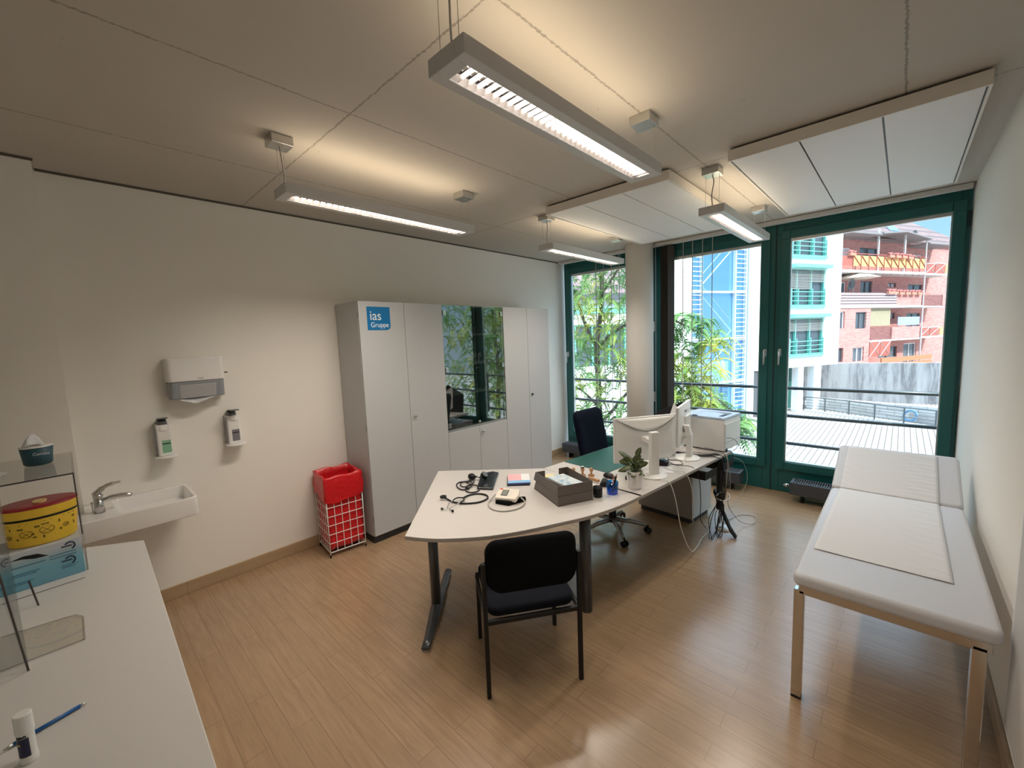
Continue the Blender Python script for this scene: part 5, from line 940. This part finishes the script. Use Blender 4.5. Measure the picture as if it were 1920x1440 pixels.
for k in range(11):
    x = -7.0+k*0.912; m_.box(x-0.02, x+0.02, -0.06, -0.02, 5.6, 7.1)
    if k < 10: m_.tube([(x+0.03, -0.05, 6.95), (x+0.88, -0.05, 6.2)], 0.03, 4)
m_.box(-8.1, 2.15, -0.06, -0.0, 7.05, 7.1); m_.build('rail_bars', W('redp'), b_)
MB().box(-8.15, -7.02, -0.02, 0.02, 6.2, 6.9).build('red_balustrade', W('redp'), t)
for x in (-4.0, -0.7): MB().box(x-0.06, x+0.06, 0.0, 0.1, 5.9, 8.95).build('canopy_post', W('conc'), t)
m_ = MB(); m_.box(-8.2, -4.0, -0.3, 1.6, 8.45, 8.58); m_.skin([[m_.bm.verts.new((x, y, z)) for x, z in ((-4.2, 8.62), (-1.4, 8.88), (2.0, 8.5), (2.0, 8.40), (-1.4, 8.78), (-4.2, 8.52))] for y in (-0.4, 1.6)]); m_.box(2.1, 5.8, -0.2, 1.6, 8.12, 8.22); m_.build('canopy', mat('canopy_grey', (0.24, 0.22, 0.22), 0.8), t)
m_ = MB()
for k in range(5): m_.box(-8.2, -1.46, -0.02, 0.03, 3.32+k*0.2, 3.44+k*0.2)
o_ = m_.build('striped_balustrade', W('pink'), t); MB().box(-8.2, -1.46, 0.03, 0.06, 3.3, 4.3).build('balustrade_backing', mat('dusk', (0.25, 0.15, 0.16), 0.8), o_)
MB().box(-1.44, 1.85, 0, 0.15, 3.3, 4.24).build('brick_balustrade', 'brick', t); MB().box(-1.83, 1.8, 0, 0.15, 0.72, 1.66).build('brick_balustrade', 'brick', t)
MB().box(-4.57, -1.87, 0.1, 0.25, 0.72, 1.72).build('shaded_brick_balustrade', 'brick_shaded', t); MB().box(2.0, 4.7, 0.0, 0.15, 3.26, 4.15).build('shaded_brick_balustrade', 'brick_shaded', t); MB().box(4.72, 5.7, -0.05, 0.15, 3.26, 4.15).build('brick_balustrade', 'brick', t)  # shade is in the colour here: same brick, darker copy
m_ = MB(); [m_.box(-4.55+k*0.147, -4.42+k*0.147, 0.2, 0.24, 1.78, 3.14) for k in range(19)]; m_.build('reed_screen', W('screen'), t)
MB().box(-1.05, 1.85, 0.05, 0.08, 1.76, 2.42).build('blue_awning_cloth', W('cloth'), t)
for x0, x1, z0, z1 in ((-4.52, -3.26, -0.55, 0.58), (-3.22, -1.96, -0.55, 0.58), (2.2, 3.4, 5.88, 6.6), (3.5, 4.9, 5.88, 6.65), (1.95, 3.2, 0.82, 1.5), (3.3, 4.62, 0.82, 1.48)):
    o_ = MB().box(x0, x1, 0.0, 0.04, z0, z1).build('red_panel', W('redp'), t); m_ = MB(); m_.tube([(x0, -0.01, z0), (x1, -0.01, z1)], 0.025, 4); m_.tube([(x0, -0.01, z1), (x1, -0.01, z0)], 0.025, 4); m_.box(x0-0.03, x1+0.03, -0.02, 0.0, z1, z1+0.06); m_.build('cross_bars', W('conc'), o_)
MB().box(4.75, 5.5, 0.0, 0.04, 0.82, 1.48).build('orange_balustrade', W('orange'), t); MB().box(4.95, 5.6, 0.0, 0.04, 5.88, 6.65).build('orange_balustrade', W('orange'), t)
m_ = MB(); [m_.cyl((x, -0.05, -1.5), (x, -0.05, 8.6), 0.05, 8) for x in (1.95,)]; m_.build('downpipe', W('conc'), t)
m_ = MB(); m_.box(-4.1, 2.5, -0.6, -0.5, -1.0, -0.65); m_.box(-4.1, 2.5, -0.6, -0.5, -1.5, -1.1); m_.build('wooden_fence', mat('fence_orange', (0.5, 0.2, 0.1), 0.8), t)
m_ = MB()
for P in ([(-14, 1.0, 8.6), (7.0, 1.0, 8.6), (4.8, 3.0, 11.0), (-14, 3.0, 11.0)], [(7.0, 1.0, 8.6), (11.5, 1.0, 8.6), (11.2, 3.0, 9.6), (4.8, 3.0, 11.0)]):
    a = [m_.bm.verts.new(p) for p in P]; b = [m_.bm.verts.new((x, y+0.1, z-0.25)) for x, y, z in P]; m_.skin([a, b])
rf_ = m_.build('roof', 'roof_tiles', t); m_ = MB(); m_.prism([(0.6, 1.75), (1.9, 1.75), (1.9, 2.5), (0.6, 2.5)], 0.0, 0.06); [setattr(v, 'co', Vector((v.co.x, v.co.y, 8.62+1.2*(v.co.y-1.0)+v.co.z))) for v in m_.bm.verts]; m_.build('skylight', W('bglass'), rf_)
def atb(s, y, z): # apartment facade local to world
    c_, s_ = math.cos(FW), math.sin(FW); return (4.04+c_*s-s_*y, 40.6+s_*s+c_*y, z)
def dish(label, s, y, z, m, ring=False):
    t = thing('satellite_dish', label, 'satellite dish', atb(s, y, z), FW, group='satellite dishes')
    m_ = MB(); m_.skin([m_.ring((0, -0.1*k, 0.5), (0, 1, 0.15), r, 20) for k, r in ((0, 0.08), (1, 0.28), (1.8, 0.40))], False); m_.build('dish', W(m), t, smooth=True, solid=0.02); MB().cyl((0, 0.02, -0.1), (0, 0.02, 0.5), 0.04, 8).build('mast', W(m), t)
dish('grey satellite dish on the roof against the sky', 3.3, 1.6, 8.75, 'dgrey'); dish('dark satellite dish on the striped balcony', -6.8, 0.3, 4.4, 'dgrey')
t = thing('balcony_parasol', 'cream parasol spread over the striped balcony', 'parasol', atb(-5.9, 0.5, 3.3), FW)
m_ = MB(); m_.lathe([(1.55, 2.05), (0.9, 2.3), (0.05, 2.5)], seg=6); m_.build('canopy', mat('cream_cloth', (0.7, 0.62, 0.52), 0.9), t); MB().cyl((0, 0, 0), (0, 0, 2.4), 0.03, 8).build('pole', W('conc'), t)
spots = [(-2.7, 7.05), (-1.9, 7.05), (-1.1, 7.05), (-0.3, 7.0), (-7.3, 7.05), (-2.6, 4.35), (-2.0, 4.35), (-1.2, 4.3), (-0.4, 4.3), (0.4, 4.3), (1.2, 4.3)]
fp = thing('flower_box', 'terracotta balcony flower box with pinkish blooms on the brick house', 'flower box', atb(spots[0][0], -0.12, spots[0][1]), FW, group='flower boxes on the balconies')
MB().box(-0.3, 0.3, -0.1, 0.1, -0.16, 0.02).build('trough', W('terr'), fp)
m_ = MB(); rnd = random.Random(1); [m_.ball((rnd.uniform(-.3, .3), rnd.uniform(-.1, .1), rnd.uniform(.03, .2)), rnd.uniform(.05, .1), seg=6) for _ in range(16)]; m_.build('blooms', W('flower'), fp)
for s, z in spots[1:]: dup(fp, location=atb(s, -0.12, z))
# ---- retaining wall, low wall, ramp railing
tag(MB().box(-3.0, 9.0, 0.0, 0.4, 0.0, 2.17).build('retaining_wall', 'stained_concrete', loc=(0.3, 24.5, G), rot=(0, 0, R(10))), 'tall stained concrete retaining wall below the brick house', 'wall')
m_ = MB(); A_, B_ = Vector((0.4, 21.7, G)), Vector((7.6, 17.3, G)); n_ = Vector((0.5, 0.85, 0))*0.35
V = []
for p, h_ in ((A_, 0.52), (B_, 0.9)): V.append([m_.bm.verts.new(p), m_.bm.verts.new(p+n_), m_.bm.verts.new(p+n_+Vector((0, 0, h_))), m_.bm.verts.new(p+Vector((0, 0, h_)))])
m_.skin(V); tag(m_.build('low_block_wall', 'block_wall'), 'low grey block wall beside the ramp in front of the tall concrete wall', 'wall')
m_ = MB(); P = [A_+n_*1.02+Vector((0, 0, 0.5)), B_+n_*1.02+Vector((0, 0, 0.86)), B_+n_*2.0+Vector((0, 0, 0.80)), A_+n_*2.0+Vector((0, 0, 0.46))]; a = [m_.bm.verts.new(p) for p in P]; b = [m_.bm.verts.new(p-Vector((0, 0, 0.45))) for p in P]; m_.skin([a, b]); tag(m_.build('weed_strip', W('grass')), 'weedy strip between the low block wall and the concrete wall', 'planting', kind='stuff')
pb = [(0.301, 20.354), (1.187, 20.159), (2.152, 19.736), (3.096, 19.1), (4.057, 18.67), (5.001, 18.331), (6.0, 17.95)]
t = thing('ramp_railing', 'grey metal railing with thin bars along the courtyard ramp', 'railing', (0, 0, G))
for x, y in pb: MB().cyl((x, y, 0), (x, y, 0.72), 0.03, 8).build('post', W('rail'), t)
for k in range(5): MB().tube([(x, y, 0.72-k*0.14) for x, y in pb], 0.028 if k == 0 else 0.012, 6).build('rail', W('rail'), t)
m_ = MB(); P = [(0.3, 20.25), (6.0, 17.85), (6.0, 18.1), (0.3, 20.5)]; m_.prism(P, 0, 0.06); m_.build('kerb', W('conc'), t)
t_ = MB(); t_.tube(arc(0, 0, 0.22, 0, 345, 16), 0.05, 6); tag(t_.build('hose_coil', W('hose'), loc=(4.25, 18.95, G+0.35), rot=(R(70), 0, R(-25))), 'blue hose coil hanging by the ramp railing', 'hose')
# ---- parked car below the window
t = thing('parked_car', 'dark car parked below the middle window', 'car', (0.35, 4.9, G), R(8))
m_ = MB(); side = [(-2.0, 0.35), (2.1, 0.35), (2.15, 0.7), (1.9, 0.95), (1.0, 1.03), (0.35, 1.42), (-1.1, 1.45), (-1.9, 1.0), (-2.05, 0.8)]
rings = [[m_.bm.verts.new((x, y, z if z < 1.05 else z)) for x, z in ([(a_*sc_, b_) for a_, b_ in side])] for y, sc_ in ((-0.85, 0.97), (-0.7, 1.0), (0.7, 1.0), (0.85, 0.97))]; m_.skin(rings); m_.build('body', W('car'), t, bevel=0.06, seg=3)
m_ = MB(); P = [(1.02, 1.045), (0.37, 1.44), (0.36, 1.45), (1.03, 1.06)]; m_.skin([[m_.bm.verts.new((x, y, z)) for x, z in P] for y in (-0.65, 0.65)]); m_.build('windscreen', W('bglass'), t)
for x in (-1.25, 1.35):
    for y in (-0.78, 0.78): MB().cyl((x, y-0.1, 0.32), (x, y+0.1, 0.32), 0.32, 24).build('wheel', W('black'), t)
# ---- courtyard tree
t = thing('courtyard_tree', 'feathery green and yellow tree outside the left windows', 'tree', (-1.85, 4.0, G))
def br_(pts, rs, name='branch'):
    m_ = MB(); P = smoothpts(pts, 4); n = len(P); m_.tube(P, 0.1, 8, rs=[rs[0]+(rs[1]-rs[0])*i/(n-1) for i in range(n)]); return m_.build(name, W('bark'), t, smooth=True)
br_([(0, 0, 0), (0.02, 0, 1.6), (-0.02, 0.05, 3.0), (0.0, 0.0, 4.0), (0.12, 0.05, 5.2), (0.1, 0.0, 6.8)], (0.10, 0.035), 'trunk')
br_([(0.0, 0, 3.95), (-0.35, 0.1, 4.4), (-0.75, 0.2, 5.3), (-1.1, 0.2, 6.4)], (0.06, 0.02)); br_([(0.0, 0, 3.9), (0.4, -0.1, 4.2), (1.0, -0.2, 4.5), (1.8, -0.2, 4.6), (2.6, -0.2, 4.2)], (0.05, 0.012))
br_([(0.0, 0, 1.9), (0.5, -0.05, 2.4), (1.2, -0.1, 3.1), (2.2, -0.1, 3.3), (3.2, -0.1, 2.6)], (0.05, 0.010)); br_([(0.0, 0, 2.4), (-0.6, 0.1, 2.8), (-1.3, 0.1, 3.0)], (0.04, 0.01)); br_([(0.1, 0, 5.2), (0.6, 0, 5.8), (1.0, 0, 6.4)], (0.03, 0.01))
rnd = random.Random(21)
regs = [((-1.4, 1.4), (-0.7, 0.9), (1.0, 6.8), 950), ((1.2, 3.0), (-0.5, 0.4), (3.2, 4.75), 260), ((1.4, 3.4), (-0.5, 0.4), (2.35, 3.3), 360)]
fm = MB()
def frond(p, az, L_):
    d = Vector((math.cos(az), math.sin(az), 0)); n = 11
    pts = [p+d*L_*(i/n)+Vector((0, 0, 0.10*math.sin(i/n*2.2)-L_*0.75*(i/n)**2)) for i in range(n+1)]; s_ = Vector((-d.y, d.x, 0))
    for i in range(1, n+1):
        tdir = (pts[i]-pts[i-1]).normalized(); l_ = 0.13*(1-0.35*abs(2*i/n-1))
        for sg in (-1, 1):
            tipv = pts[i]+(s_*sg*0.75+tdir*0.5+Vector((0, 0, -0.35))).normalized()*l_; wv = tdir*0.026
            midp = (pts[i]+tipv)/2
            fm.bm.faces.new([fm.bm.verts.new(q) for q in (pts[i], midp+wv, tipv, midp-wv)])
for (xr, yr, zr, n) in regs:
    for _ in range(n):
        p = Vector((rnd.uniform(*xr), rnd.uniform(*yr), rnd.uniform(*zr)))
        if xr[0] > 0:   # drooping boughs: keep below a falling line
            top = 4.85-0.25*max(0, p.x-1.5)-(0.9*max(0, p.x-2.6)) if zr[0] >= 3 else 3.3-0.75*max(0, p.x-2.2)
            if p.z > top: p.z = top-rnd.uniform(0, 0.5)
        frond(p, rnd.uniform(0, 6.28), rnd.uniform(0.28, 0.5))
fo = fm.build('foliage', 'tree_leaf', t); fo['kind'] = 'stuff'
# third tree, beyond the right-hand end of the windows
t = thing('side_tree', 'leafy tree out beyond the right window, mirrored in the glass cabinet doors', 'tree', (7.6, 5.2, G))
br_([(0, 0, 0), (0.05, 0, 1.6), (-0.05, 0, 3.2), (0.1, 0, 5.0), (0.0, 0, 6.4)], (0.10, 0.03), 'trunk'); br_([(0, 0, 2.6), (-0.6, 0.3, 3.6), (-1.3, 0.5, 4.6)], (0.05, 0.012)); br_([(0, 0, 3.0), (0.6, -0.3, 3.9), (1.3, -0.5, 5.0)], (0.05, 0.012)); br_([(0, 0, 3.6), (0.1, 0.7, 4.5), (0.2, 1.2, 5.4)], (0.04, 0.012))
fm = MB()
for _ in range(1500):
    frond(Vector((rnd.uniform(-1.9, 1.9), rnd.uniform(-1.6, 1.6), rnd.uniform(1.9, 6.6))), rnd.uniform(0, 6.28), rnd.uniform(0.3, 0.55))
fo = fm.build('foliage', 'tree_leaf', t); fo['kind'] = 'stuff'
